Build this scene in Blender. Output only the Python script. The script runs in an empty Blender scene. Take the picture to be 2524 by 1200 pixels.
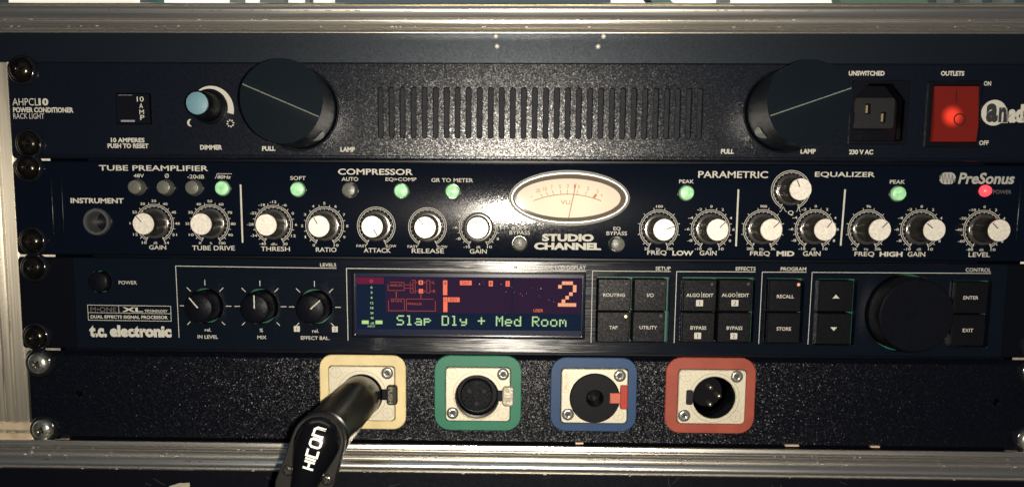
import bpy, bmesh, math, random
from mathutils import Vector, Matrix
from mathutils.geometry import tessellate_polygon, delaunay_2d_cdt
random.seed(7)
sc = bpy.context.scene
COL = sc.collection
# ------------------------------------------------------------------ camera
# lengths are written in millimetres and stored in metres; the rack front is the plane y = 0, the camera looks along +y
CAM = (-15.677, -394.46, 110.64)
PITCH, YAW, ROLL = -0.1192556, 0.0229381, -0.0060470
FOC, PCX, PCY = 2096.28, 1178.38, 772.97            # focal length and principal point, in pixels of a 2524 wide frame
def _rows():
    cp, sp = math.cos(PITCH), math.sin(PITCH); cy, sy = math.cos(YAW), math.sin(YAW); cr, sr = math.cos(ROLL), math.sin(ROLL)
    B = Matrix(((1,0,0),(0,0,1),(0,1,0)))
    Rp = Matrix(((1,0,0),(0,cp,-sp),(0,sp,cp))); Ry = Matrix(((cy,0,sy),(0,1,0),(-sy,0,cy))); Rr = Matrix(((cr,-sr,0),(sr,cr,0),(0,0,1)))
    return Rr @ Rp @ Ry @ B
RM = _rows()
cam_d = bpy.data.cameras.new('camera'); cam = bpy.data.objects.new('camera', cam_d); COL.objects.link(cam)
right, up, fwd = RM[0], RM[1], RM[2]
m = Matrix((right, up, -fwd)).transposed().to_4x4()
m.translation = Vector(CAM) * 0.001
cam.matrix_world = m
cam_d.sensor_width = 36.0; cam_d.lens = 36.0 * FOC / 2524.0
cam_d.shift_x = (1262 - PCX) / 2524.0; cam_d.shift_y = (PCY - 600) / 2524.0
cam_d.clip_start = 0.01; cam_d.clip_end = 20.0
sc.camera = cam
# ------------------------------------------------------------------ light: dim bluish room, phone flash beside the lens, two added fills
w = bpy.data.worlds.new('World'); sc.world = w; w.use_nodes = True
bg = w.node_tree.nodes['Background']; bg.inputs[0].default_value = (0.24, 0.285, 0.38, 1); bg.inputs[1].default_value = 0.10
def lamp(name, kind, loc, energy, color, size, target=None):
    d = bpy.data.lights.new(name, kind); d.energy = energy; d.color = color
    if kind == 'POINT': d.shadow_soft_size = size
    if kind == 'AREA': d.size = size[0]; d.shape = 'RECTANGLE'; d.size_y = size[1]
    o = bpy.data.objects.new(name, d); o.location = Vector(loc) * 0.001; COL.objects.link(o)
    if target is not None:
        o.rotation_euler = (Vector(target) - Vector(loc)).to_track_quat('-Z', 'Y').to_euler()
    return o
lamp('flash_lamp', 'POINT', (-3.0, -392, 110.5), 8.8, (1.0, 0.91, 0.78), 0.0035)
lamp('backdrop_fill_lamp', 'AREA', (0, 250, 900), 5.0, (0.95, 1.0, 0.95), (1.2, 0.3), (0, 560, 250))  # added fill that brightens the cloths and posts behind the case
lamp('haze_fill_lamp', 'AREA', (-60, -900, 900), 0.4, (0.62, 0.82, 1.0), (0.9, 0.5), (0, 0, 150))  # added cool fill standing in for lens haze over the upper panels
sc.view_settings.view_transform = 'Standard'; sc.view_settings.look = 'None'
sc.view_settings.exposure = 0.0; sc.view_settings.gamma = 1.0
sc.render.engine = 'CYCLES'; sc.cycles.caustics_reflective = False; sc.cycles.caustics_refractive = False
# ------------------------------------------------------------------ pixel <-> place
def at(px, py, y=0.0):
    """the point of the plane y that the photograph shows at pixel px, py: (x, z) in mm"""
    v = Vector(((px - PCX) / FOC, -(py - PCY) / FOC, 1.0))
    d = RM.transposed() @ v
    t = (y - CAM[1]) / d.y
    return (CAM[0] + t * d.x, CAM[2] + t * d.z)
ZO = {'0':(0,0,1),'A':(0,0,3),'B':(560,0,3),'C':(1200,0,3),'D':(1824,0,3),'E':(0,380,3.944),'F':(600,380,3.944),'G':(1200,380,3.944),
      'H':(1800,380,3.486),'I':(0,620,4.286),'J':(420,630,5),'K':(840,640,5.456),'L':(1140,640,5.456),'M':(1440,640,4.507),'N':(1960,620,4.475),
      'O':(0,840,3.333),'P':(660,850,3.4275),'Q':(1040,850,5),'R':(1330,850,5),'S':(1620,850,5),'W':(0,900,4),'X':(1240,410,5.453)}
def zp(r, x, y): ox, oy, s = ZO[r]; return (ox + x / s, oy + y / s)
def za(r, x, y, dep=0.0): return at(*zp(r, x, y), dep)
PXMM = 5.31
# ------------------------------------------------------------------ materials
MATS = {}
def mat(name, color, rough=0.5, metal=0.0, spec=0.5, emit=None, estr=0.0, bump=None, aniso=None, vary=None, coat=0.0, facet=None):
    """bump=(scale, strength, stretch xyz, detail) ; vary=(scale, amount, stretch) colour and gloss variation"""
    if name in MATS: return MATS[name]
    M = bpy.data.materials.new(name); M.use_nodes = True; nt = M.node_tree; N = nt.nodes; L = nt.links
    b = N['Principled BSDF']
    b.inputs['Base Color'].default_value = (*color, 1); b.inputs['Roughness'].default_value = rough
    b.inputs['Metallic'].default_value = metal; b.inputs['Specular IOR Level'].default_value = spec
    if coat: b.inputs['Coat Weight'].default_value = coat; b.inputs['Coat Roughness'].default_value = 0.08
    if emit: b.inputs['Emission Color'].default_value = (*emit, 1); b.inputs['Emission Strength'].default_value = estr
    tc = None
    def coord(stretch):
        geo = N.new('ShaderNodeNewGeometry'); mp = N.new('ShaderNodeMapping'); mp.inputs['Scale'].default_value = stretch
        L.new(geo.outputs['Position'], mp.inputs['Vector']); return mp.outputs[0]
    if bump:
        nz = N.new('ShaderNodeTexNoise'); nz.inputs['Scale'].default_value = bump[0]; nz.inputs['Detail'].default_value = bump[3]
        L.new(coord(bump[2]), nz.inputs['Vector'])
        bp = N.new('ShaderNodeBump'); bp.inputs['Strength'].default_value = bump[1]; bp.inputs['Distance'].default_value = bump[4] if len(bump) > 4 else 0.0002
        L.new(nz.outputs[0], bp.inputs['Height']); L.new(bp.outputs[0], b.inputs['Normal'])
    if facet:                                                       # grain of a coating: every grain tilts its own way (scale, tilt, stretch)
        g = N.new('ShaderNodeNewGeometry'); acc = g.outputs['Normal']
        for k, sc_ in enumerate((facet[0], facet[0]*1.9)):
            vo = N.new('ShaderNodeTexVoronoi'); vo.inputs['Scale'].default_value = sc_; L.new(coord(facet[2] if len(facet) > 2 else (1,1,1)), vo.inputs['Vector'])
            su = N.new('ShaderNodeVectorMath'); su.operation = 'SUBTRACT'; su.inputs[1].default_value = (.5,.5,.5); L.new(vo.outputs['Color'], su.inputs[0])
            sl = N.new('ShaderNodeVectorMath'); sl.operation = 'SCALE'; sl.inputs['Scale'].default_value = facet[1]; L.new(su.outputs[0], sl.inputs[0])
            ad = N.new('ShaderNodeVectorMath'); ad.operation = 'ADD'; L.new(acc, ad.inputs[0]); L.new(sl.outputs[0], ad.inputs[1]); acc = ad.outputs[0]
        nm_ = N.new('ShaderNodeVectorMath'); nm_.operation = 'NORMALIZE'; L.new(acc, nm_.inputs[0]); L.new(nm_.outputs[0], b.inputs['Normal'])
    if vary:
        nz = N.new('ShaderNodeTexNoise'); nz.inputs['Scale'].default_value = vary[0]; nz.inputs['Detail'].default_value = 4
        L.new(coord(vary[2]), nz.inputs['Vector'])
        mr = N.new('ShaderNodeMapRange'); mr.inputs['From Min'].default_value = 0.3; mr.inputs['From Max'].default_value = 0.7
        mr.inputs['To Min'].default_value = 1 - vary[1]; mr.inputs['To Max'].default_value = 1 + vary[1]
        L.new(nz.outputs[0], mr.inputs['Value'])
        mx = N.new('ShaderNodeVectorMath'); mx.operation = 'SCALE'; mx.inputs[0].default_value = color; L.new(mr.outputs[0], mx.inputs['Scale'])
        L.new(mx.outputs[0], b.inputs['Base Color'])
        ml = N.new('ShaderNodeMath'); ml.operation = 'MULTIPLY'; ml.inputs[1].default_value = rough; ml.use_clamp = True
        L.new(mr.outputs[0], ml.inputs[0]); L.new(ml.outputs[0], b.inputs['Roughness'])
    if aniso:
        b.inputs['Anisotropic'].default_value = aniso[0]
        cx = N.new('ShaderNodeCombineXYZ')
        for i in range(3): cx.inputs[i].default_value = aniso[1][i]
        L.new(cx.outputs[0], b.inputs['Tangent'])
    MATS[name] = M; return M
def pane_mat(name, tint=(1,1,1), gloss=0.06, rough=0.02):
    M = bpy.data.materials.new(name); M.use_nodes = True; nt = M.node_tree; nt.nodes.clear()
    o = nt.nodes.new('ShaderNodeOutputMaterial'); t = nt.nodes.new('ShaderNodeBsdfTransparent'); g = nt.nodes.new('ShaderNodeBsdfGlossy'); x = nt.nodes.new('ShaderNodeMixShader')
    t.inputs[0].default_value = (*tint, 1); g.inputs['Roughness'].default_value = rough; x.inputs[0].default_value = gloss
    nt.links.new(t.outputs[0], x.inputs[1]); nt.links.new(g.outputs[0], x.inputs[2]); nt.links.new(x.outputs[0], o.inputs[0]); MATS[name] = M; return M
def glow(name, color, s=1.0): return mat(name, (0.01,0.01,0.01), 0.9, 0, 0.0, emit=color, estr=s)
POWDER = mat('powder_coat_grey', (0.003,0.0048,0.0095), 0.27, 0.0, 0.55, facet=(2100, 0.100))
POWDER2 = mat('powder_coat_black', (0.0022,0.0028,0.0055), 0.30, 0.0, 0.26, facet=(2200, 0.33))
BLUE = mat('anodised_navy', (0.0026,0.0043,0.0095), 0.092, 0.0, 0.15, facet=(2400, 0.011), aniso=(0.88, (1,0,0)))
BRUSH = mat('brushed_black_aluminium', (0.0026,0.0045,0.009), 0.33, 0.0, 0.45, facet=(1500, 0.035, (0.05,1,1.6)), aniso=(0.93, (0,0,1)))
BRUSH.node_tree.nodes['Principled BSDF'].inputs['IOR'].default_value = 1.75
EAR = mat('black_painted_ear', (0.002,0.0025,0.005), 0.42, 0.0, 0.15)
ALU = mat('extruded_aluminium', (0.84,0.80,0.72), 0.24, 0.97, aniso=(0.45, (1,0,0)), facet=(700, 0.03, (0.03,1,5)), vary=(140, 0.07, (0.06,1,6)))
ALUV = mat('upright_aluminium', (0.47,0.43,0.35), 0.47, 0.85, facet=(700, 0.04, (5,1,0.03)), vary=(150, 0.06, (5,1,0.06)), aniso=(0.86, (1,0,0)))
LAM = mat('black_laminate', (0.0028,0.0032,0.006), 0.4, 0.0, 0.2, facet=(900, 0.05))
FILL = mat('hazed_filler_board', (0.003,0.005,0.009), 0.36, 0.0, 0.72, facet=(1800, 0.03))
FILL.node_tree.nodes['Principled BSDF'].inputs['Specular Tint'].default_value = (0.80, 0.90, 1.0, 1)  # bluish lens haze painted in through the specular tint
INK = mat('cream_ink', (0.50,0.485,0.42), 0.6, 0, 0.2)
INKG = mat('grey_ink', (0.12,0.105,0.095), 0.6)
INKD = mat('dark_ink', (0.02,0.02,0.025), 0.6)
BLK = mat('black_plastic', (0.003,0.0036,0.0065), 0.35, 0.0, 0.25)
BLKM = mat('black_matt_plastic', (0.003,0.0036,0.006), 0.42, 0.0, 0.12, facet=(2000, 0.10))
BLKG = mat('black_gloss_plastic', (0.006,0.007,0.010), 0.14, 0.0, 0.6)
SCREWB = mat('black_screw_steel', (0.028,0.024,0.019), 0.22, 0.85, 0.5, bump=(500, 0.5, (1,1,1), 3, 0.0003), vary=(350, 0.4, (1,1,1)))
SCREWS = mat('zinc_screw_steel', (0.60,0.60,0.52), 0.27, 0.95, 0.5, bump=(320, 0.6, (1,1,1), 3, 0.0004), vary=(350, 0.25, (1,1,1)))
NICKEL = mat('satin_nickel', (0.66,0.61,0.47), 0.45, 0.35, 0.6, bump=(1800, 0.4, (1,1,1), 3, 0.0001), vary=(1200, 0.1, (1,1,1)))
NICKELD = mat('nickel_groove', (0.25,0.20,0.12), 0.5, 0.4)
CAPM = mat('spun_aluminium_cap', (0.78,0.73,0.63), 0.42, 0.25, 0.6, bump=(1800, 0.5, (1,1,1), 3, 0.0002), vary=(900, 0.12, (1,1,1)))
CHROME = mat('bright_chrome', (0.80,0.77,0.70), 0.17, 1.0)
STEELD = mat('dull_steel', (0.30,0.31,0.31), 0.35, 0.9)
BTNOFF = mat('grey_translucent_button', (0.11,0.11,0.09), 0.35, 0.0, 0.5, bump=(900,0.5,(1,1,1),2,0.0003))
BTNON = mat('lit_green_button', (0.30,0.55,0.32), 0.4, emit=(0.22,0.62,0.22), estr=0.36, bump=(900,0.5,(1,1,1),2,0.0003), vary=(500,0.25,(1,1,1)))
REDLED = mat('lit_red_led', (0.6,0.05,0.06), 0.3, emit=(1.0,0.05,0.07), estr=1.5)
PCB = mat('green_circuit_board', (0.006,0.085,0.055), 0.5)
# ------------------------------------------------------------------ object helpers
WL = {}                                            # world origin (mm) of every object made
def link(name, me, world, parent=None, label=None, m=None, cat=None, kind=None, group=None, rot=None):
    o = bpy.data.objects.new(name, me); COL.objects.link(o)
    world = Vector(world)
    if parent is not None:
        o.parent = parent; o.location = (world - WL[parent.name]) * 0.001
    else: o.location = world * 0.001
    WL[o.name] = world
    if rot is not None: o.rotation_euler = rot
    if label: o['label'] = label
    if cat: o['category'] = cat
    if kind: o['kind'] = kind
    if group: o['group'] = group
    return o
def thing(name, world, label, cat, group=None): return link(name, None, world, None, label, None, cat, None, group)
def mesh_of(name, vs, fs, mats, smooth=None, mi=None, cen=(0,0,0)):
    me = bpy.data.meshes.new(name)
    c = Vector(cen)
    me.from_pydata([tuple((Vector(v) - c) * 0.001) for v in vs], [], fs)
    for x in (mats if isinstance(mats, (list, tuple)) else [mats]): me.materials.append(x)
    if mi: me.polygons.foreach_set('material_index', mi)
    if smooth:
        me.polygons.foreach_set('use_smooth', [True] * len(me.polygons)); me.set_sharp_from_angle(angle=math.radians(smooth))
    me.update(); return me
def inside(p, l):
    x, y = p; c = False; j = len(l) - 1
    for i in range(len(l)):
        if (l[i][1] > y) != (l[j][1] > y) and x < (l[j][0]-l[i][0])*(y-l[i][1])/(l[j][1]-l[i][1]) + l[i][0]: c = not c
        j = i
    return c
def fill(loops):
    V = [Vector(p) for l in loops for p in l]; E = []; n = 0
    for l in loops: E += [(n+i, n+(i+1) % len(l)) for i in range(len(l))]; n += len(l)
    vs, es, fs, *_ = delaunay_2d_cdt(V, E, [], 0, 1e-5)
    bbs = [(min(p[0] for p in l), max(p[0] for p in l), min(p[1] for p in l), max(p[1] for p in l)) for l in loops]
    out = []
    for f in fs:
        c = (sum(vs[i].x for i in f)/len(f), sum(vs[i].y for i in f)/len(f)); ok = inside(c, loops[0])
        if ok:
            for l, b in zip(loops[1:], bbs[1:]):
                if b[0] < c[0] < b[1] and b[2] < c[1] < b[3] and inside(c, l): ok = False; break
        if ok: out.append(tuple(f))
    return [(v.x, v.y) for v in vs], out
class MB:
    def __init__(s): s.v = []; s.f = []
    def add(s, vs, fs):
        n = len(s.v); s.v += [tuple(v) for v in vs]; s.f += [tuple(i + n for i in f) for f in fs]; return s
    def box(s, x0, x1, y0, y1, z0, z1):
        return s.add([(x0,y0,z0),(x1,y0,z0),(x1,y1,z0),(x0,y1,z0),(x0,y0,z1),(x1,y0,z1),(x1,y1,z1),(x0,y1,z1)],
                     [(0,3,2,1),(4,5,6,7),(0,1,5,4),(2,3,7,6),(1,2,6,5),(3,0,4,7)])
    def cbox(s, x0, x1, yf, yb, z0, z1, c=0.5, r=0.0):
        """block whose front edge (toward the camera, at yf < yb) is chamfered"""
        return s.lay(('rr', x0, z0, x1, z1, r), [], yf, yb, c)
    def lay(s, outer, holes, yf, yb, c=0.0, hc=None, back=False):
        """plate: outer outline, holes, front at yf, back at yb, chamfer c"""
        if hc is None: hc = c
        fo = loop(outer, -c); fh = [loop(h, hc) for h in holes]
        flat, tris = fill([fo] + fh)
        vs = [(x, yf, z) for x, z in flat]
        fs = []
        for t in tris:
            a, b_, c_ = [flat[i] for i in t]
            ar = (b_[0]-a[0])*(c_[1]-a[1]) - (b_[1]-a[1])*(c_[0]-a[0])
            fs.append(tuple(t) if ar > 0 else tuple(reversed(t)))
        s.add(vs, fs)
        def wall(l0, y0, l1, y1, flip):
            n = len(l0); b = len(s.v)
            s.v += [(x, y0, z) for x, z in l0] + [(x, y1, z) for x, z in l1]
            for i in range(n):
                j = (i + 1) % n; q = (b+i, b+n+i, b+n+j, b+j)
                s.f.append(q if not flip else tuple(reversed(q)))
        o2 = loop(outer, 0)
        if c: wall(fo, yf, o2, yf + c, False)
        wall(o2, yf + c, o2, yb, False)
        for h, l in zip(holes, fh):
            h2 = loop(h, 0)
            if hc: wall(l, yf, h2, yf + hc, True)
            wall(h2, yf + hc, h2, yb, True)
        return s
    def lathe(s, prof, n=32, cx=0, cy=0, cz=0, flute=None):
        """profile (radius, height toward the camera) turned about the y axis"""
        b = len(s.v); k = len(prof)
        for (r, h) in prof:
            for i in range(n):
                a = 2 * math.pi * i / n; rr = r
                if flute and flute[0] <= h <= flute[1]: rr = r * (1 + (flute[2] if i % 2 else -flute[2]))
                s.v.append((cx + rr * math.cos(a), cy - h, cz + rr * math.sin(a)))
        for j in range(k - 1):
            for i in range(n):
                i2 = (i + 1) % n
                s.f.append((b+j*n+i, b+j*n+i2, b+(j+1)*n+i2, b+(j+1)*n+i))
        if prof[-1][0] > 1e-6: s.f.append(tuple(b+(k-1)*n+i for i in range(n)))
        return s
    def tube(s, pts, rad, n=12):
        P = [Vector(p) for p in pts]; b = len(s.v); rad = rad if isinstance(rad, list) else [rad] * len(P)
        up_ = Vector((0.13, 0.97, 0.2))
        for i, p in enumerate(P):
            d = (P[min(i+1, len(P)-1)] - P[max(i-1, 0)]).normalized()
            u = d.cross(up_).normalized(); v = u.cross(d)
            for k in range(n):
                a = 2*math.pi*k/n; s.v.append(tuple(p + rad[i]*(math.cos(a)*u + math.sin(a)*v)))
        for i in range(len(P)-1):
            for k in range(n):
                k2 = (k+1) % n; s.f.append((b+i*n+k, b+(i+1)*n+k, b+(i+1)*n+k2, b+i*n+k2))
        s.f.append(tuple(b+k for k in range(n))); s.f.append(tuple(b+(len(P)-1)*n+k for k in reversed(range(n))))
        return s
    def poly(s, pts, y):
        tris = tessellate_polygon([[Vector((x, z, 0)) for x, z in pts]])
        fs = []
        for t in tris:
            a, b_, c_ = [pts[i] for i in t]
            ar = (b_[0]-a[0])*(c_[1]-a[1]) - (b_[1]-a[1])*(c_[0]-a[0])
            fs.append(tuple(t) if ar > 0 else tuple(reversed(t)))
        return s.add([(x, y, z) for x, z in pts], fs)
    def stroke(s, pts, wd, y, closed=False):
        P = [Vector((x, z)) for x, z in pts]; n = len(P); L_, R_ = [], []
        for i in range(n):
            a = P[(i-1) % n] if closed or i > 0 else None; c = P[(i+1) % n] if closed or i < n-1 else None
            if a is None: d = (c - P[i]).normalized(); nn = Vector((-d.y, d.x)); k = 1
            elif c is None: d = (P[i] - a).normalized(); nn = Vector((-d.y, d.x)); k = 1
            else:
                d1 = (P[i]-a).normalized(); d2 = (c-P[i]).normalized(); n1 = Vector((-d1.y, d1.x)); n2 = Vector((-d2.y, d2.x))
                nn = (n1+n2); nn = nn.normalized() if nn.length > 1e-6 else n1; k = min(1/max(nn.dot(n1), 0.35), 2.5)
            L_.append(P[i] + nn*wd/2*k); R_.append(P[i] - nn*wd/2*k)
        b = len(s.v); s.v += [(p.x, y, p.y) for p in L_] + [(p.x, y, p.y) for p in R_]
        for i in range(n if closed else n-1):
            j = (i+1) % n; s.f.append((b+n+i, b+n+j, b+j, b+i))
        return s
    def build(s, name, m, parent=None, smooth=None, **kw):
        xs = [v[0] for v in s.v]; ys = [v[1] for v in s.v]; zs = [v[2] for v in s.v]
        c = Vector(((min(xs)+max(xs))/2, (min(ys)+max(ys))/2, (min(zs)+max(zs))/2))
        return link(name, mesh_of(name, s.v, s.f, m, smooth, cen=c), c, parent, **kw)
def loop(sh, off=0.0, seg=6):
    k = sh[0]
    if k == 'rr':
        x0, z0, x1, z1, r = sh[1:]; x0 -= off; z0 -= off; x1 += off; z1 += off; r = max(r + off, 0) if r > 0 else 0
        r = min(r, (x1-x0)/2 - 1e-3, (z1-z0)/2 - 1e-3)
        if r <= 1e-6: return [(x0,z0),(x1,z0),(x1,z1),(x0,z1)]
        out = []
        for cx, cz, a0 in ((x1-r, z0+r, -90), (x1-r, z1-r, 0), (x0+r, z1-r, 90), (x0+r, z0+r, 180)):
            for i in range(seg+1):
                a = math.radians(a0 + 90*i/seg); out.append((cx + r*math.cos(a), cz + r*math.sin(a)))
        return out
    if k == 'c':
        cx, cz, r = sh[1:]; n = 48
        return [(cx + (r+off)*math.cos(2*math.pi*i/n), cz + (r+off)*math.sin(2*math.pi*i/n)) for i in range(n)]
    if k == 'e':
        cx, cz, rx, rz = sh[1:]; n = 96
        return [(cx + (rx+off)*math.cos(2*math.pi*i/n), cz + (rz+off)*math.sin(2*math.pi*i/n)) for i in range(n)]
    if k == 'p':                                                    # free convex polygon, counter-clockwise
        P = sh[1]; cx = sum(p[0] for p in P)/len(P); cz = sum(p[1] for p in P)/len(P); out = []
        for p in P:
            d = Vector((p[0]-cx, p[1]-cz)); l = d.length; out.append((cx + d.x*(l+off)/l, cz + d.y*(l+off)/l))
        return out
def rbox(reg, x0, y0, x1, y1, dep=0.0):
    a = za(reg, x0, y1, dep); b = za(reg, x1, y0, dep); c = za(reg, x0, y0, dep); d = za(reg, x1, y1, dep)
    return ((a[0]+c[0])/2, (a[1]+d[1])/2, (b[0]+d[0])/2, (b[1]+c[1])/2)     # x0 z0 x1 z1
# lettering ---------------------------------------------------------
TC = {}
def glyphs(s, bold):
    if (s, bold) in TC: return TC[(s, bold)]
    cu = bpy.data.curves.new('t', 'FONT'); cu.body = s; cu.size = 1.0; cu.resolution_u = 3; cu.offset = bold
    o = bpy.data.objects.new('t', cu); COL.objects.link(o)
    dg = bpy.context.evaluated_depsgraph_get(); me = bpy.data.meshes.new_from_object(o.evaluated_get(dg))
    vs = [v.co.xy.copy() for v in me.vertices]; fs = [tuple(p.vertices) for p in me.polygons]
    bpy.data.objects.remove(o); bpy.data.curves.remove(cu); bpy.data.meshes.remove(me)
    TC[(s, bold)] = (vs, fs); return vs, fs
def put_text(mb, s, box, y, bold=0.0, shear=0.0, fn=None):
    vs, fs = glyphs(s, bold)
    q = [(v.x + shear*v.y, v.y) for v in vs]
    x0 = min(v[0] for v in q); x1 = max(v[0] for v in q); y0 = min(v[1] for v in q); y1 = max(v[1] for v in q)
    X0, Z0, X1, Z1 = box; k = (X1-X0)/max(x1-x0, 1e-6); l = (Z1-Z0)/max(y1-y0, 1e-6)
    pts = [(X0 + (v[0]-x0)*k, y, Z0 + (v[1]-y0)*l) for v in q]
    if fn: pts = [fn(p) for p in pts]
    mb.add(pts, fs); return mb
def T(parent, s, reg, x0, y0, x1, y1, dep=0.0, bold=0.012, shear=0.0, m=None, name='printed_lettering', label=None):
    mb = MB(); put_text(mb, s, rbox(reg, x0, y0, x1, y1, dep), dep - 0.06, bold, shear)
    return mb.build(name, m or INK, parent, label=label or 'printed lettering reading ' + s)
def ST(parent, reg, pts, wpx, dep=0.0, m=None, name='printed_line', closed=False, off=0.06):
    mb = MB(); mb.stroke([za(reg, x, y, dep) for x, y in pts], wpx/PXMM, dep - off, closed); return mb.build(name, m or INK, parent)
# ================================================================== the flight case
HALF = 241.3; U = 44.45
case = thing('flight_case', (0, 0, -20), 'black flight case with wide aluminium edging bars framing the rack units', 'flight case')
def zrow(py, dep): return at(1250, py, dep)[1]
def extrude_x(prof, x0, x1, name, m, parent, **kw):
    vs = []; n = len(prof)
    for x in (x0, x1): vs += [(x, y, z) for y, z in prof]
    fs = [(i, i+1, n+i+1, n+i) for i in range(n-1)]
    mb = MB(); mb.add(vs, fs); o = mb.build(name, m, parent, smooth=35, **kw)
    me = o.data; bm = bmesh.new(); bm.from_mesh(me); bmesh.ops.recalc_face_normals(bm, faces=bm.faces); bm.to_mesh(me); bm.free(); 
    return o
def bar_profile(rows, flip=False):
    # rows of (pixel row at x=1250, depth toward the camera)
    return [(-d, zrow(py, -d)) for py, d in rows]
bead = [(1134.5, 9.2), (1136, 8.3), (1138, 8.6), (1142, 9.1), (1147, 9.65), (1152, 10.0), (1157, 10.15), (1161, 10.0), (1163, 9.5), (1164, 9.8), (1166, 10.6), (1168.5, 10.2), (1169.5, 8.6), (1169.8, 0)]
low = [(1096, -2.0), (1097, 5.6), (1098.5, 6.2), (1100, 5.6), (1108, 6.0), (1109, 7.0), (1110.5, 7.0), (1111.5, 6.4), (1113, 8.2), (1115.5, 9.6), (1118.5, 9.6), (1121, 8.0), (1122, 6.8), (1132, 6.8), (1133.5, 8.6)] + bead
extrude_x(bar_profile(low), -330, 330, 'lower_edging_bar', ALU, case, label='ribbed aluminium bar along the bottom edge')
topr = [(8.0, -4), (8.2, 8.8), (9.4, 10.4), (11.5, 10.6), (13, 9.6), (14.5, 8.9), (16, 9.7), (21, 9.95), (27, 9.75), (34, 9.3), (41, 8.8), (46, 8.4), (48, 8.2), (49, 9.8), (50.8, 9.8), (52, 8.2), (53, 6.8), (62, 6.8), (63.5, 8.2), (65, 9.6), (69, 9.6), (71.5, 8.0), (73, 6.4), (74.5, 7.0), (75.5, 5.8), (81, 5.4), (82, 6.0), (83, 5.2), (84, -2.5)]
extrude_x(bar_profile(topr), -330, 330, 'upper_edging_bar', ALU, case, label='ribbed aluminium bar along the top edge')
ztop = zrow(84, -5)
# boards
MB().box(-330, 330, 1.0, 4.0, U*4 - 0.38, zrow(30, 2.5)).build('filler_board', FILL, case, label='dark board with a blue haze sheen painted in, above the power conditioner')
MB().box(-330, 330, -6.5, -2.0, -120, zrow(1168, -6.5)).build('lower_board', LAM, case, label='black laminated front board under the lower bar')
for sx in (-1, 1):                                                   # aluminium uprights beside the units, ribbed
    e = sx*HALF
    pr = [(-14, 1.2), (8.0, 1.2), (8.0, -0.6), (5.6, -0.6)]          # distance outward from the panel edge -> depth
    prof = [(-17, 2.2), (0.2, 2.2), (0.8, 1.9), (5.6, 1.9), (5.9, 3.0), (6.8, 3.0), (7.2, 1.6), (8.2, 1.2), (10.2, 1.2), (10.5, 3.2), (11.3, 3.2), (11.6, 1.8), (14, 1.0), (24, 1.0), (24.5, 3), (40, 3)]
    z0, z1 = at(40, 1108, 2)[1], U*4 - 0.5
    mb = MB(); n = len(prof)
    mb.add([(e + sx*a, d, z) for z in (z0, z1) for a, d in prof], [((i, i+1, n+i+1, n+i) if sx < 0 else (i+1, i, n+i, n+i+1)) for i in range(n-1)])
    mb.build('upright_rail', ALUV, case, smooth=25)
    MB().box(min(e+sx*22, e+sx*89), max(e+sx*22, e+sx*89), 3.4, 9, z1 - 200, zrow(20, 3)).build('side_board', LAM, case)
# bright reflections at the foot of the upright, built as pale blocks
for sx in (-1,):
    mb = MB()
    for (a, b) in ((1060, 1068), (1070, 1077), (1087, 1093), (1095, 1103)):
        mb.cbox(at(0, a, -0.5)[0] - 3, at(74 if a < 1080 else 80, a, -0.5)[0], 0.2, 1.6, zrow(b, 0) + 0.5, zrow(a, 0) + 2.2 - 1.2, 0.4)
    mb.build('reflection_block', mat('reflection_block_tan', (0.80,0.66,0.46), 0.5, 0.6, vary=(160,0.12,(1,1,1))), case, label='pale blocks standing in for bright reflections at the lower left corner')
# glints on the filler board built as rivets, bright slivers in the lower gap
RIV = MB().lathe([(1.15, 0), (1.15, 0.3), (0.95, 0.75), (0.6, 1.05), (0.0, 1.2)], 16)
rivm = mesh_of('rivet_glint', RIV.v, RIV.f, mat('satin_rivet_glint', (0.9,0.85,0.75), 0.5, 0.5), 60)
for px, py in ((1222, 90.5), (1225, 115), (1487.5, 90.5), (1474, 115.5)):
    x, z = at(px, py, 1.0); link('rivet_glint', rivm, (x, 1.0, z), case)
for px, py, wp in ((1428, 1091, 20), (1952, 1096.5, 34), (2157, 1099.5, 22), (154, 1084, 20)):
    x, z = at(px, py, -1.0); MB().cbox(x - wp/PXMM/2, x + wp/PXMM/2, -1.6, 2, z - 0.55, z + 0.35, 0.2).build('gap_sliver', mat('sliver_tan', (0.75,0.55,0.40), 0.4, 0.4), case)  # made-up pale blocks for the bright slivers in the gap
mb = MB(); rd = random.Random(5)
for i in range(16):
    x, z = at(rd.uniform(350, 2450), rd.uniform(1172, 1198), -6.6); a = rd.uniform(-1.4, 1.4); l = rd.uniform(1.5, 7)
    mb.stroke([(x, z), (x + l*.5*math.cos(a), z + l*.5*math.sin(a)), (x + l*math.cos(a+.1), z + l*math.sin(a+.1))], 0.12, -6.54)
mb.build('scratches', mat('scratch_grey', (0.05,0.05,0.052), 0.7), case, kind='stuff')
mb = MB(); rd = random.Random(9)                                     # worn dashes and nicks along the bars
for row, dep in ((1147, -9.73), (27, -9.83)):
    for i in range(60):
        x = rd.gauss(-40, 130); z = zrow(row + rd.uniform(-1.2, 1.2), dep); l = rd.uniform(0.3, 2.4)
        if abs(x) < 300: mb.box(x, x+l, dep, dep+0.3, z, z + rd.uniform(0.1, 0.22))
mb.build('rail_nicks', mat('worn_dark_metal', (0.12,0.11,0.095), 0.5, 0.7), case, kind='stuff')
mb = MB()
for row, dep in ((1135, -9.35), (1168, -10.45), (50, -9.95), (67, -9.75), (1117, -9.75)):
    for i in range(26):
        x = rd.uniform(-260, 250); z = zrow(row + rd.uniform(-.8, .8), dep); mb.cbox(x, x+rd.uniform(0.3, 1.4), dep, dep+0.5, z, z+rd.uniform(.15, .3), 0.05)
mb.build('rail_burrs', mat('bright_burr', (0.85,0.82,0.74), 0.4, 0.5), case, kind='stuff')
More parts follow.
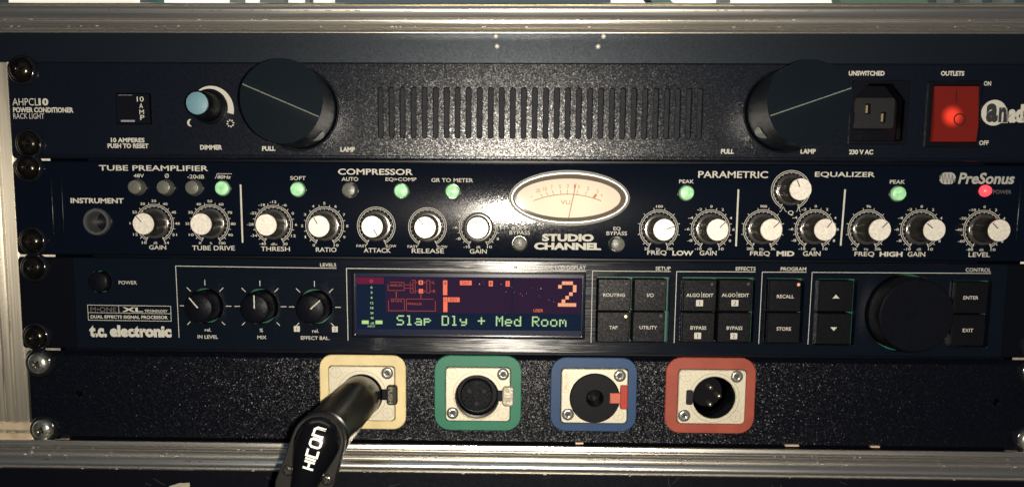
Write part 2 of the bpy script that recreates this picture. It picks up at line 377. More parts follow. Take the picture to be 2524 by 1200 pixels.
# closed body of the case behind the units, so that it is one real box
MB().box(-330, 330, 9.2, 380, -120, -2).box(-330, 330, 9.2, 380, zrow(60, 3), zrow(20, 3)).box(-330, -264, 9.2, 380, -2, zrow(60, 3)).box(264, 330, 9.2, 380, -2, zrow(60, 3)).build('case_body', LAM, case)
MB().box(-330, 330, 380, 386, -120, zrow(20, 3)).build('back_wall', LAM, case)
# ================================================================== shared pieces
def slot_cross(r): return r
def lathe_mesh(name, prof, m, n=32, smooth=40, flute=None):
    mb = MB().lathe(prof, n, flute=flute); return mesh_of(name, mb.v, mb.f, m, smooth)
def star_mesh(name, r, d, m, w_=0.34):
    mb = MB()
    for a in (0, 90):
        c, s = math.cos(math.radians(a)), math.sin(math.radians(a)); q = [(-r, -r*w_/2), (r, -r*w_/2), (r, r*w_/2), (-r, r*w_/2)]
        mb.poly([(x*c - z*s, x*s + z*c) for x, z in q], -d - (0.01 if a else 0))
    return mesh_of(name, mb.v, mb.f, m)
BOLT = lathe_mesh('rack_screw', [(5.2, 0), (5.35, 0.5), (5.1, 1.7), (4.3, 2.9), (3.0, 3.6), (1.6, 3.95), (1.4, 3.7), (0.0, 3.1)], SCREWB, 36, 50)
BOLTS = lathe_mesh('zinc_rack_screw', [(5.2, 0), (5.3, 0.5), (5.0, 1.7), (4.2, 2.7), (3.0, 3.4), (1.7, 3.7), (1.5, 3.4), (0.0, 2.6)], SCREWS, 36, 50)
WASH = lathe_mesh('cup_washer', [(6.9, 0), (6.9, 0.5), (6.3, 1.7), (5.6, 2.1), (5.0, 1.2), (4.8, 0.6), (4.8, 0)], BLKG, 36, 50)
SLOTM = star_mesh('screw_cross', 2.3, 3.98, mat('screw_recess', (0.02,0.018,0.015), 0.4, 0.5), 0.3)
def rack_screw(parent, px, py, zinc=False, a=0.3):
    x, z = at(px, py, 0)
    link('cup_washer', WASH, (x, -0.2, z), parent)
    s = link('rack_screw', BOLTS if zinc else BOLT, (x, -1.0, z), parent, label='domed zinc rack screw' if zinc else 'black domed rack screw')
    c = link('screw_cross', SLOTM, (x, -0.85, z), s, rot=(0, a, 0)); return s
# ================================================================== 1: power conditioner
def unit_plate(parent, k, m, y0=0.0, c=0.7, holes=(), name='front_panel', x0=-HALF, x1=HALF, g=0.55, r=2.2, thick=2.6, gb=None, **kw):
    gb = g if gb is None else gb
    mb = MB().lay(('rr', x0, k*U + gb, x1, (k+1)*U - g, r), list(holes), y0, y0 + thick, c, hc=0.25)
    return mb.build(name, m, parent, **kw)
pc = thing('power_conditioner', (0, 0, 3*U), 'power conditioner rack unit, topmost, with vent slots, two pull lamps and red switch', 'power conditioner')
LL = at(735, 270); RL = at(1935, 274)
slots = []
for i in range(30):
    px = 938 + i*27.14; a = at(px, 340 + i*0.12); b = at(px, 215 + i*0.12); x = (a[0]+b[0])/2
    slots.append(('rr', x-1.12, a[1], x+1.12, b[1], 1.1))
BRK = rbox('0', 287, 231, 372, 306)
IEC = rbox('0', 2104, 208, 2228, 348)
SWT = rbox('0', 2291, 208, 2411, 356)
iec_p = ('p', [(IEC[0]+1, IEC[1]), (IEC[2]-1, IEC[1]), (IEC[2], IEC[1]+1), (IEC[2], IEC[3]-7), (IEC[2]-6, IEC[3]), (IEC[0]+6, IEC[3]), (IEC[0], IEC[3]-7), (IEC[0], IEC[1]+1)])
pan1 = unit_plate(pc, 3, POWDER, holes=slots + [('rr', *BRK, 0.4), iec_p, ('rr', *SWT, 0.4), ('c', *LL, 17.9), ('c', *RL, 17.9)], g=0.5, thick=2.2)
for s in slots:                                                     # every vent slot is a pocket of its own
    x0, z0, x1, z1 = s[1:5]
    mb = MB().lay(('rr', x0-0.5, z0-0.5, x1+0.5, z1+0.5, 1.4), [], 2.3, 2.5, 0); mb.build('vent_slot', mat('slot_dark', (0.006,0.008,0.012), 0.6, 0.0, 0.25, facet=(1500, 0.2)), pc)
for zz, d in (((4*U)-1.0, 0.35), ((3*U)+1.3, 0.45), ((3*U)+2.3, 0.3)):    # folded lips along the long edges
    MB().cbox(-HALF+3, HALF-3, -d, 0.2, zz-0.25, zz+0.25, 0.2).build('edge_lip', POWDER, pan1)
# pull lamps
def pull_lamp(c, capc, label, slit, lens_ang, sx):
    cx, cz = c
    o = MB().lathe([(18.8, -0.2), (18.8, 0.4), (18.6, 0.6), (18.3, 0.6), (18.2, 0.3), (18.1, -2.5)], 64, cx, 0, cz).build('lamp_bezel', BLKM, pc, smooth=35)
    H = 31.5
    n = 64; vs = []; r = 17.6
    rings = [(r, -3), (r, H-4.5), (r-0.3, H-3.6)]
    mb = MB().lathe([(r, -3.0), (r, 4.0), (r, H-5.0)], n, cx, 0, cz)
    mb.f.pop()                                                       # open the end, close it with a two-sided roof
    ang = slit; u = Vector((math.cos(ang), math.sin(ang))); v = Vector((-u.y, u.x))
    b = len(mb.v)
    for i in range(n):
        a = 2*math.pi*i/n; p = Vector((math.cos(a), math.sin(a))); dist = abs(p.dot(v))*r
        mb.v.append((cx + r*p.x, -(H - 0.16*dist), cz + r*p.y))
    base = b - n
    for i in range(n):
        j = (i+1) % n; mb.f.append((base+i, base+j, b+j, b+i))
    k = len(mb.v); mb.v.append((cx - u.x*r, -H, cz - u.y*r)); mb.v.append((cx + u.x*r, -H, cz + u.y*r))
    for side in (1, -1):
        idx = [i for i in range(n) if (Vector((math.cos(2*math.pi*i/n), math.sin(2*math.pi*i/n))).dot(v))*side > 1e-3]
        idx.sort(key=lambda i: -(Vector((math.cos(2*math.pi*i/n), math.sin(2*math.pi*i/n))).dot(u)))
        chain = [k+1] + [b+i for i in idx] + [k]
        mb.f.append(tuple(chain) if side > 0 else tuple(reversed(chain)))
    t = mb.build('pull_lamp', mat('smoked_black_lamp', (0.003,0.006,0.0095), 0.34, 0.0, 0.2), pc, smooth=30, label=label)
    for q in t.data.polygons: pass
    e = 0.22
    mr = MB(); P0 = Vector((cx, cz)) - u*(r-0.4); P1 = Vector((cx, cz)) + u*(r-0.4)
    mr.add([(P0.x - v.x*e, -H+0.02, P0.y - v.y*e), (P1.x - v.x*e, -H+0.02, P1.y - v.y*e), (P1.x, -H-0.45, P1.y), (P0.x, -H-0.45, P0.y), (P0.x + v.x*e, -H+0.02, P0.y + v.y*e), (P1.x + v.x*e, -H+0.02, P1.y + v.y*e)], [(0,1,2,3), (3,2,5,4)])
    mr.build('ridge_glint', mat('pale_ridge_glint', (0.50,0.55,0.45), 0.35, 0.3), t)  # pale strip painted in as the bright glint along the ridge
    # small clear window of the lamp on its lower side
    ml = MB(); a0 = math.radians(lens_ang); 
    R2 = r + 0.25; k0 = len(ml.v); K = 20
    ml.v.append((cx + R2*math.cos(a0), -11.5, cz + R2*math.sin(a0)))
    for i in range(K):
        q = 2*math.pi*i/K; da = 0.17*math.cos(q); dh = 5.2*math.sin(q) + 1.6*math.cos(2*q)
        ml.v.append((cx + R2*math.cos(a0+da), -11.5 - dh, cz + R2*math.sin(a0+da)))
    for i in range(K): ml.f.append((0, 1+(i+1) % K, 1+i))
    ml.build('lamp_window', mat('grey_lamp_window', (0.30,0.33,0.28), 0.25, 0.0), t)
    return t
pull_lamp(LL, None, 'black pull-out lamp, left of the vent slots', math.atan2(-79, 190), -48, 1)
pull_lamp(RL, None, 'black pull-out lamp, right of the vent slots', math.atan2(71, 205), 180+38, -1)
# dimmer knob
kx, kz = at(517, 266)
kn = MB().lathe([(7.6, 0.2), (7.6, 1.4), (6.4, 2.2), (6.0, 9), (5.6, 15.2), (5.3, 16.0), (4.9, 16.3)], 48, kx, 0, kz, flute=(2.2, 15.2, 0.012)).build('dimmer_knob', BLKM, pc, smooth=40, label='black dimmer knob with pale blue cap')
MB().lathe([(4.85, 16.2), (4.85, 16.6), (4.6, 16.8)], 40, kx, 0, kz).build('knob_cap', mat('pale_blue_cap', (0.13,0.25,0.30), 0.55), kn, smooth=40)
mb = MB(); P = []
for i in range(33):                                                 # tapering dimmer arc
    t = i/32; a = math.radians(133 - t*148); ro = (48 + t*12)/PXMM; P.append((kx + ro*math.cos(a), kz + ro*math.sin(a)))
for i in range(33):
    t = 1 - i/32; a = math.radians(133 - t*148); ri = (45.5 - t*1)/PXMM; P.append((kx + ri*math.cos(a), kz + ri*math.sin(a)))
for i in range(32):
    j = 65-i; mb.add([(P[i][0], -0.06, P[i][1]), (P[i+1][0], -0.06, P[i+1][1]), (P[j-1][0], -0.06, P[j-1][1]), (P[j][0], -0.06, P[j][1])], [(3,2,1,0)])
mb.build('printed_arc', INK, pc, label='white arc that widens clockwise round the dimmer')
x, z = at(468, 303); mb = MB()                                      # moon and sun symbols
o_ = [(x + 1.75*math.cos(math.radians(a))+0.5, z + 1.75*math.sin(math.radians(a))) for a in range(100, 261, 16)]
i_ = [(x + 1.5*math.cos(math.radians(a))+1.25, z + 1.6*math.sin(math.radians(a))) for a in range(256, 104, -16)]
mb.poly(o_ + i_, -0.06); mb.build('moon_symbol', INK, pc)
x, z = at(568, 304.5); mb = MB()
for i in range(8):
    a = math.radians(45*i + 10); mb.stroke([(x + 1.05*math.cos(a), z + 1.05*math.sin(a)), (x + 1.8*math.cos(a), z + 1.8*math.sin(a))], 0.6, -0.06)
mb.build('sun_symbol', INK, pc)
# breaker
b_ = BRK
br = MB().lay(('rr', *b_, 0.3), [('rr', b_[0]+0.8, b_[1]+1.2, b_[0]+8.6, b_[3]-1.2, 0.3)], -0.8, 2.2, 0.3).build('circuit_breaker', BLK, pc, label='black push-to-reset circuit breaker')
mb = MB(); mb.cbox(b_[0]+1.1, b_[0]+8.3, 1.2, 2.2, b_[1]+1.4, b_[3]-1.4, 0.2).build('breaker_rocker', BLKM, br)
for y0, h_, dx in ((235, 1.2, 0), (298.5, 4.5, 1.2)):
    x0, z0 = at(292, y0, -0.8); MB().cbox(x0+dx, x0 + 6.4+dx, -1.0, -0.7, z0 - h_/PXMM/2, z0 + h_/PXMM/2, 0.06).build('breaker_edge', mat('pale_grey_edge', (0.25,0.25,0.27), 0.4), br)
for s, x0, y0, x1, y1 in (('10',1012,716,1063,753), ('A',1030,765,1057,802), ('M',1031,813,1065,846), ('P',1037,852,1068,888)):
    mbt = MB(); put_text(mbt, s, rbox('A', x0, y0, x1, y1, -0.8), -0.86, 0.012); mbt.build('printed_lettering', INK, br, label='lettering ' + s)
# IEC outlet
ix0, iz0, ix1, iz1 = IEC
ie = MB().lay(('rr', ix0-1.6, iz0-1.6, ix1+1.6, iz1+1.6, 1.0), [iec_p], -0.9, 6, 0.35).build('mains_outlet', BLK, pc, label='black mains outlet with three slots')
c_ = ((ix0+ix1)/2 - 0.6, (iz0+iz1)/2 + 0.3)
isl = ('rr', c_[0]-8.4, c_[1]-6.8, c_[0]+8.4, c_[1]+6.6, 1.6)
pinpx = ((2138.5, 269, 2.4, 4.6), (2098.5, 291, 2.4, 4.8), (2176.5, 290, 2.4, 4.8))
hs = []
for px, py, ww, hh in pinpx:
    x, z = at(px, py, 1.0); hs.append(('rr', x-ww/2, z-hh/2, x+ww/2, z+hh/2, 0.2))
MB().lay(('rr', at(2096,300,1)[0]-3.0, c_[1]-7.4, at(2204,300,1)[0], c_[1]+6.6, 1.6), hs, 0.6, 6, 0.4, hc=0.1).build('outlet_core', mat('grey_rough_plastic', (0.009,0.009,0.010), 0.6, 0, 0.3, bump=(1500,0.5,(1,1,1),2,0.0003)), ie)
for h in hs:
    cx_ = (h[1]+h[3])/2; MB().box(cx_-0.5, cx_+0.3, 1.6, 5, h[2]+0.6, h[4]-0.6).build('outlet_contact', mat('brass_contact', (0.6,0.5,0.3), 0.35, 0.7), ie)
# red rocker switch
x0, z0, x1, z1 = SWT
sw = MB().lay(('rr', x0-1.5, z0-1.4, x1+0.9, z1+1.4, 0.8), [('rr', x0+0.8, z0+0.8, x1-0.8, z1-0.6, 0.3)], -1.2, 5, 0.4).build('rocker_switch', BLK, pc, label='lit red rocker switch')
def red_glow():
    M = bpy.data.materials.new('lit_red_rocker'); M.use_nodes = True; N = M.node_tree.nodes; L = M.node_tree.links; b = N['Principled BSDF']
    b.inputs['Base Color'].default_value = (0.075,0.007,0.006,1); b.inputs['Roughness'].default_value = 0.25
    g = N.new('ShaderNodeNewGeometry'); s = N.new('ShaderNodeVectorMath'); s.operation = 'SUBTRACT'
    lx, lz = at(2347, 287, -2); s.inputs[1].default_value = (lx*0.001, -0.002, lz*0.001); L.new(g.outputs['Position'], s.inputs[0])
    ln = N.new('ShaderNodeVectorMath'); ln.operation = 'LENGTH'; L.new(s.outputs[0], ln.inputs[0])
    mr = N.new('ShaderNodeMapRange'); mr.interpolation_type = 'SMOOTHSTEP'; mr.inputs['From Min'].default_value = 0.0006; mr.inputs['From Max'].default_value = 0.0058
    mr.inputs['To Min'].default_value = 1.3; mr.inputs['To Max'].default_value = 0.085; L.new(ln.outputs['Value'], mr.inputs['Value'])
    b.inputs['Emission Color'].default_value = (0.85,0.045,0.02,1); L.new(mr.outputs[0], b.inputs['Emission Strength']); return M
ra, rb_ = x0+1.2, x1-1.0; zm = z0 + 0.30*(z1-z0)
mb = MB(); mb.add([(ra, -0.6, z1-1.0), (rb_, -0.6, z1-1.0), (ra, -2.6, zm), (rb_, -2.6, zm), (ra, -1.6, z0+1.2), (rb_, -1.6, z0+1.2), (ra, 3, z1-1.0), (rb_, 3, z1-1.0), (ra, 3, z0+1.2), (rb_, 3, z0+1.2)],
    [(2,3,1,0), (4,5,3,2), (0,1,7,6), (8,9,5,4), (6,8,4,2,0), (1,3,5,9,7)])
rk = mb.build('rocker', red_glow(), sw, label='glowing translucent red rocker')
def onrock(z): return -0.6 - 2.0*(z1-1.0-z)/(z1-1.0-zm)
RD = mat('dark_red_mark', (0.03,0.004,0.004), 0.5)
xa, za1 = at(2358.5, 222, -1); _, zb1 = at(2358.5, 253, -1)
MB().add([(xa-0.3, onrock(za1)-0.08, za1), (xa+0.3, onrock(za1)-0.08, za1), (xa+0.3, onrock(zb1)-0.08, zb1), (xa-0.3, onrock(zb1)-0.08, zb1)], [(3,2,1,0)]).build('on_mark', RD, sw, label='dark upright stroke')
xo, zo = at(2361.5, 295.5, -1); mb = MB(); mb.stroke([(xo + 2.45*math.cos(2*math.pi*i/28), zo + 2.45*math.sin(2*math.pi*i/28)) for i in range(28)], 0.6, 0, True)
mb.v = [(v[0], onrock(max(v[2], zm)) - 0.08, v[2]) for v in mb.v]; mb.build('off_mark', RD, sw, label='dark ring')
# lettering of the power conditioner
for a in (('AHPCL','A',92,728,283,782,0,0.0), ('10','A',285,728,358,782,0,0.035), ('POWER CONDITIONER','A',97,795,543,834,0,0.03), ('RACK LIGHT','A',99,840,327,880,0,0.0),
          ('10 AMPERES','A',820,1020,1069,1055,0,0.03), ('PUSH TO RESET','A',796,1062,1098,1097,0,0.03), ('DIMMER','A',1480,1073,1643,1108,0,0.03),
          ('PULL','B',258,1082,356,1117,0,0.03), ('LAMP','B',838,1088,945,1124,0,0.03), ('PULL','C',1731,1103,1827,1139,0,0.03), ('LAMP','D',447,1102,560,1138,0,0.03),
          ('230 V AC','D',806,1107,984,1143,0,0.03), ('UNSWITCHED','D',804,526,1069,562,0,0.03), ('OUTLETS','D',1485,527,1658,563,0,0.03), ('ON','D',1803,602,1856,636,0,0.02),
          ('OFF','D',1768,1040,1838,1074,0,0.02), ('adam','D',1985,772,2235,910,0,0.05)):
    T(pc, a[0], a[1], a[2], a[3], a[4], a[5], a[6], a[7]*1.4)
x, z = za('D', 1878, 835); lg = MB().poly([(x + 5.65*math.cos(i*math.pi/24), z + 5.65*math.sin(i*math.pi/24)) for i in range(48)], -0.05).build('round_logo', INK, pc, label='white disc logo with the letters a and h')
mb = MB(); put_text(mb, 'a', rbox('D', 1820, 766, 1908, 906), -0.11, 0.05); put_text(mb, 'n', rbox('D', 1912, 795, 1970, 906), -0.11, 0.05); mb.build('logo_letters', INKD, lg)
ST(lg, 'D', [(1972,800),(1976,908),(1908,910)], 1.2, name='logo_edge', off=0.12)
for a in ((58,175,.6), (76,355,.2)): rack_screw(pc, a[0], a[1], False, a[2])
for z_ in (U*4-5.6, U*3+6): rack_screw(pc, *[0,0]) if False else None
def right_screw(parent, k, zinc=False):
    for dz in (6.6, U-6.2):
        x, z = HALF-8.6, k*U+dz
        link('cup_washer', WASH, (x, -0.2, z), parent); s = link('rack_screw', BOLTS if zinc else BOLT, (x, -1.0, z), parent)
        link('screw_cross', SLOTM, (x, -0.85, z), s, rot=(0, 0.5, 0))
MB().box(-218, 218, 26, 250, 3*U+0.8, 4*U-0.8).build('chassis', BLK, pc)
right_screw(pc, 3)
# ================================================================== 2: channel strip
cs = thing('channel_strip', (0, 0, 2*U), 'dark blue preamplifier rack unit with oval meter and silver capped knobs', 'preamplifier')
BTN = [('E',1345,322,0,'grey'),('E',1622,325,0,'grey'),('E',1896,328,0,'grey'),('E',2168,332,1,''),('F',532,343,1,''),('F',1038,350,0,'grey'),('F',1537,358,1,''),('F',2034,362,1,''),
       ('G',1937,378,1,''),('G',318,864,0,'grey'),('G',1263,874,0,'grey'),('H',1435,340,1,'')]
VC = za('X', 885, 428); VRX, VRZ = 147/PXMM, 69.1/5.45
JK = za('E', 952, 658)
holes = [('c', *za(b[0], b[1], b[2]), 3.35) for b in BTN] + [('e', VC[0], VC[1], VRX-2.4, VRZ-2.4), ('c', *JK, 4.6)]
unit_plate(cs, 2, BLUE, holes=holes, g=0.5, thick=2.4)
for pxx in (127, 152): 
    x, _ = at(pxx, 510); MB().cbox(x-0.5, x+0.5, -0.5, 0.2, 2*U+10, 3*U-8, 0.35).build('ear_ridge', BLUE, cs)
x, _ = at(2514, 510); MB().cbox(x-0.5, x+0.5, -0.5, 0.2, 2*U+10, 3*U-8, 0.35).build('ear_ridge', BLUE, cs)
BR_ = lathe_mesh('button_ring', [(3.75, -0.1), (3.75, 0.55), (3.5, 0.8), (3.3, 0.6), (3.3, -2.2)], STEELD, 32)
def btn_mesh(nm, h, m): return lathe_mesh(nm, [(3.1, -2.0), (3.1, h-0.5), (2.95, h-0.15), (2.6, h), (0, h+0.15)], m, 32)
B_ON = btn_mesh('lit_button', 2.4, BTNON); B_OFF = btn_mesh('unlit_button', 4.6, BTNOFF)
names = ['48V','phase','-20dB','80Hz','SOFT','AUTO','EQ>COMP','GR TO METER','low PEAK','COMP BYPASS','EQ BYPASS','high PEAK']
for b, nm in zip(BTN, names):
    x, z = za(b[0], b[1], b[2])
    r = link('push_button', B_ON if b[3] else B_OFF, (x, 0, z), cs, label=('lit green' if b[3] else 'unlit grey') + ' push button by the lettering ' + nm)
    link('button_ring', BR_, (x, 0, z), r)
# instrument jack
j = MB().lathe([(6.3, -0.1), (6.3, 1.6), (5.9, 2.1), (5.0, 2.1), (4.6, 1.6), (4.4, -8)], 40, *JK[:1], 0, JK[1]).build('jack_socket', STEELD, cs, smooth=40, label='round instrument jack socket')
MB().lathe([(4.5, -7.9), (0.0, -7.9)], 24, JK[0], 0, JK[1]).build('jack_bore', BLK, j)
# knobs
KB = lathe_mesh('knob_body', [(5.7, 0.5), (5.6, 2.2), (5.2, 7.5), (4.95, 12.0), (4.85, 12.4)], mat('knob_black', (0.009,0.008,0.007), 0.30, 0.0, 0.42), 96, 22, flute=(2.1, 12.1, 0.016))
KF = lathe_mesh('knob_flange', [(7.0, 0.05), (7.0, 0.8), (6.75, 1.1), (6.3, 1.2), (5.5, 1.25)], mat('glossy_flange', (0.30,0.28,0.25), 0.16, 0.9, 0.8), 64, 40)
KC = lathe_mesh('knob_cap', [(4.8, 12.2), (4.8, 12.9), (4.62, 13.1)], CAPM, 48, 40)
mb = MB().cbox(-0.22, 0.22, -13.2, -13.0, 1.2, 4.5, 0.05); KP = mesh_of('pointer', mb.v, mb.f, mat('pointer_dark', (0.06,0.055,0.05), 0.5))
def dial_scale(cx, cz, labels, outer=True, small=1.2):
    mb = MB(); y = -0.06; R1, R2 = 8.8, 8.05
    for R in (R1, R2):
        mb.stroke([(cx + R*math.sin(math.radians(a)), cz + R*math.cos(math.radians(a))) for a in range(-152, 153, 8)], 0.26, y)
    for a in range(-150, 151, 15):
        ra_ = math.radians(a); s_, c_ = math.sin(ra_), math.cos(ra_)
        mb.stroke([(cx + 8.05*s_, cz + 8.05*c_), (cx + 7.35*s_, cz + 7.35*c_)], 0.24, y)
        if outer and a % 30: mb.stroke([(cx + 8.8*s_, cz + 8.8*c_), (cx + 9.9*s_, cz + 9.9*c_)], 0.26, y)
    for a in (-152, 152):
        ra_ = math.radians(a); s_, c_ = math.sin(ra_), math.cos(ra_); mb.stroke([(cx + 7.3*s_, cz + 7.3*c_), (cx + 9.5*s_, cz + 9.5*c_)], 0.3, y)
    for k, t in enumerate(labels):
        if not t: continue
        a = math.radians(-150 + 30*k); r_ = 10.35
        x, z = cx + (r_+0.15*len(t)*abs(math.sin(a)))*math.sin(a), cz + r_*math.cos(a)
        if t in ('FAST', 'SLOW'): x = cx + (1 if k > 5 else -1)*6.8; z = cz - 9.1
        wd = {1:1.05, 2:2.25, 3:3.1, 4:4.9}[len(t)]
        if t[0] == '1' and len(t) == 1: wd = 0.5
        put_text(mb, t, (x-wd/2, z-small/2, x+wd/2, z+small/2), y, 0.012)
    return mb
DB = ['-10','-8','-6','-4','-2','0','2','4','6','8','10']
KN = [('gain', '0',381.3,550.6,['10','12','18','22','30','35','40','45','48','51','54'],-42,'dB'),
 ('tube drive','0',518.8,551.4,['0','10','20','30','40','50','60','70','80','90','100'],None,'%'),
 ('threshold','0',674.3,553.2,['-40','-34','-28','-22','-18','-12','-6','0','6','12','20'],None,'dBu'),
 ('ratio','0',800.3,556.7,['0','1','2','3','4','5','6','7','8','9','10'],-30,''),
 ('attack','0',927.3,557.5,['FAST']+['']*9+['SLOW'],150,None), ('release','0',1053.6,559.3,['FAST']+['']*9+['SLOW'],-36,None),
 ('compressor gain','0',1178.9,560.5,DB,-25,'dB'), ('low frequency','0',1623.7,564.8,['20','','','','','100','','','','','300'],72,'Hz'),
 ('low gain','0',1751.2,565,DB,43,'dB'), ('mid frequency','0',1879.5,564.7,['200','','','','','900','','','','','3k'],44,'Hz'),
 ('mid gain','0',2007.7,564.7,DB,36,'dB'), ('high frequency','0',2138.2,565.2,['2k','','','','','9k','','','','','20k'],42,'Hz'),
 ('high gain','0',2268,565.5,DB,-50,'dB'), ('level','0',2422.5,566.5,['-80','-60','-40','-20','-10','0','2','4','6','8','10'],-45,'dB'),
 ('Q','0',1949,468.6,['']*11,-25,None)]
for nm, rg, px, py, lab, ang, unit in KN:
    x, z = at(px, py)
    mb = dial_scale(x, z, lab, outer=(unit is not None))
    if unit: wd = {1:1.2, 2:1.9, 3:2.9}[len(unit)]; put_text(mb, unit, (x-wd/2, z-9.6, x+wd/2, z-8.5), -0.06, 0.0)
    mb.build('dial_scale', INK, cs, label='printed dial scale of the %s knob' % nm)
    k = link('control_knob', KB, (x, 0, z), cs, label='fluted black %s knob with silver cap' % nm)
    link('knob_flange', KF, (x, 0, z), k); link('knob_cap', KC, (x, 0, z), k)
    if ang is not None: link('pointer', KP, (x, 0, z), k, rot=(0, math.radians(ang), 0))
for a in (('TUBE PREAMPLIFIER','E',963,110,2023,163,0.014), ('48V','E',1300,192,1400,228,0.008), ('Ø','E',1602,190,1642,232,0.008), ('-20dB','E',1820,200,1985,238,0.008),
          ('INSTRUMENT','E',686,427,1202,478,0.03), ('GAIN','E',1449,884,1616,926,0.01), ('TUBE DRIVE','E',1868,889,2282,934,0.01),
          ('SOFT','F',455,215,606,252,0.01), ('COMPRESSOR','F',920,143,1647,202,0.02), ('AUTO','F',955,224,1116,262,0.01), ('EQ>COMP','F',1382,228,1682,268,0.01), ('GR TO METER','F',1827,235,2232,273,0.01),
          ('THRESH','F',170,898,452,942,0.01), ('RATIO','F',705,906,905,950,0.01), ('ATTACK','F',1170,912,1432,957,0.01), ('RELEASE','F',1636,918,1950,962,0.01), ('GAIN','F',2200,922,2366,966,0.01),
          ('PEAK','G',1870,248,2013,284,0.012), ('COMP','G',243,700,398,736,0.01), ('BYPASS','G',220,745,420,782,0.01), ('EQ','G',1230,706,1300,745,0.01), ('BYPASS','G',1162,750,1363,788,0.01),
          ('STUDIO','G',536,775,1040,848,0.055), ('CHANNEL','G',460,860,1110,930,0.055), ('PARAMETRIC','0',1721,422,1893,439,0.014), ('EQUALIZER','H',727,153,1242,204,0.014), ('PEAK','H',1371,222,1501,255,0.012),
          ('Q','H',495,485,543,528,0.008), ('FREQ','G',1560,935,1747,985,0.01), ('LOW','G',1803,937,2008,985,0.035), ('GAIN','G',2068,937,2233,983,0.01),
          ('FREQ','H',170,833,340,878,0.01), ('MID','H',398,832,550,876,0.04), ('GAIN','H',624,833,775,875,0.01), ('FREQ','H',1067,837,1237,883,0.01), ('HIGH','H',1283,837,1480,880,0.04), ('GAIN','H',1523,838,1675,880,0.01), ('LEVEL','H',2047,843,2232,883,0.01)):
    T(cs, a[0], a[1], a[2], a[3], a[4], a[5], 0.0, a[6])
T(cs, 'POWER', 'H', 2258,308,2415,342, 0, 0.0, m=INKG)
T(cs, '80Hz', 'E', 2113,205,2245,240, 0, 0.01, 0.2); ST(cs, 'E', [(2093,240),(2112,190),(2255,192)], 1.2)
GREYINK = mat('silver_grey_ink', (0.34,0.34,0.31), 0.5)
T(cs, 'PreSonus', 'H', 1958,160,2443,258, 0, 0.03, 0.18, m=GREYINK)
mb = MB(); x0, z0, x1, z1 = rbox('H', 1797,157,1938,258)                # wave emblem: rounded block cut by slanting strokes
mb.poly(loop(('rr', x0, z0, x1, z1, 3.2)), -0.05); em = mb.build('wave_emblem', GREYINK, cs, label='rounded silver emblem with zigzag wave')
mb = MB(); wv = [(1797,215),(1818,170),(1830,250),(1845,165),(1862,252),(1878,165),(1892,250),(1906,180),(1916,240),(1938,205)]
mb.stroke([za('H', a, b) for a, b in wv], 0.42, -0.11); mb.build('emblem_wave', INKD, em)
for p, q in (((593,455),(598,598)), ((1820,467),(1814,607)), ((2083,467),(2072,605))): ST(cs, '0', [p, q], 4.2, name='divider_bar')
def bell(cx, cy, wd, h): return [(cx - wd, cy + h), (cx - wd*0.6, cy + h*0.75), (cx - wd*0.35, cy), (cx - wd*0.1, cy - h), (cx + wd*0.1, cy - h), (cx + wd*0.35, cy), (cx + wd*0.6, cy + h*0.75), (cx + wd, cy + h)]
ST(cs, 'H', bell(454, 475, 33, 20), 1.2, name='bell_curve_symbol'); ST(cs, 'H', bell(585, 475, 20, 20), 1.2, name='bell_curve_symbol')
x, z = za('H', 2207, 315, -2); MB().lathe([(2.65, -2), (2.65, 0.6), (2.3, 1.9), (1.4, 2.7), (0, 3.0)], 28, x, 0, z).build('power_led', REDLED, cs, smooth=60, label='glowing red power light')
# VU meter
def ring_strip(mb, spec):
    """spec: list of (outset from ellipse, height)"""
    n = 120; b = len(mb.v)
    for off, h in spec:
        for i in range(n):
            a = 2*math.pi*i/n; mb.v.append((VC[0] + (VRX+off)*math.cos(a), -h, VC[1] + (VRZ+off)*math.sin(a)))
    for j_ in range(len(spec)-1):
        for i in range(n):
            k_ = (i+1) % n; mb.f.append((b+j_*n+i, b+j_*n+k_, b+(j_+1)*n+k_, b+(j_+1)*n+i))
    return mb
vu = ring_strip(MB(), [(0, -0.1), (0, 1.4), (-0.2, 1.7), (-0.5, 1.75), (-0.6, 2.6), (-0.8, 2.95), (-1.5, 3.1), (-1.8, 3.08), (-2.0, 2.9), (-2.1, 2.4)]).build('vu_meter', mat('meter_chrome', (0.95,0.92,0.82), 0.34, 0.8), cs, smooth=50, label='oval chrome meter with lit cream face')
ring_strip(MB(), [(-2.1, 2.5), (-2.7, 0.2), (-3.6, -1.6), (-3.75, -2.2)]).build('meter_well', mat('grey_brown_well', (0.12,0.10,0.085), 0.5), vu, smooth=60)
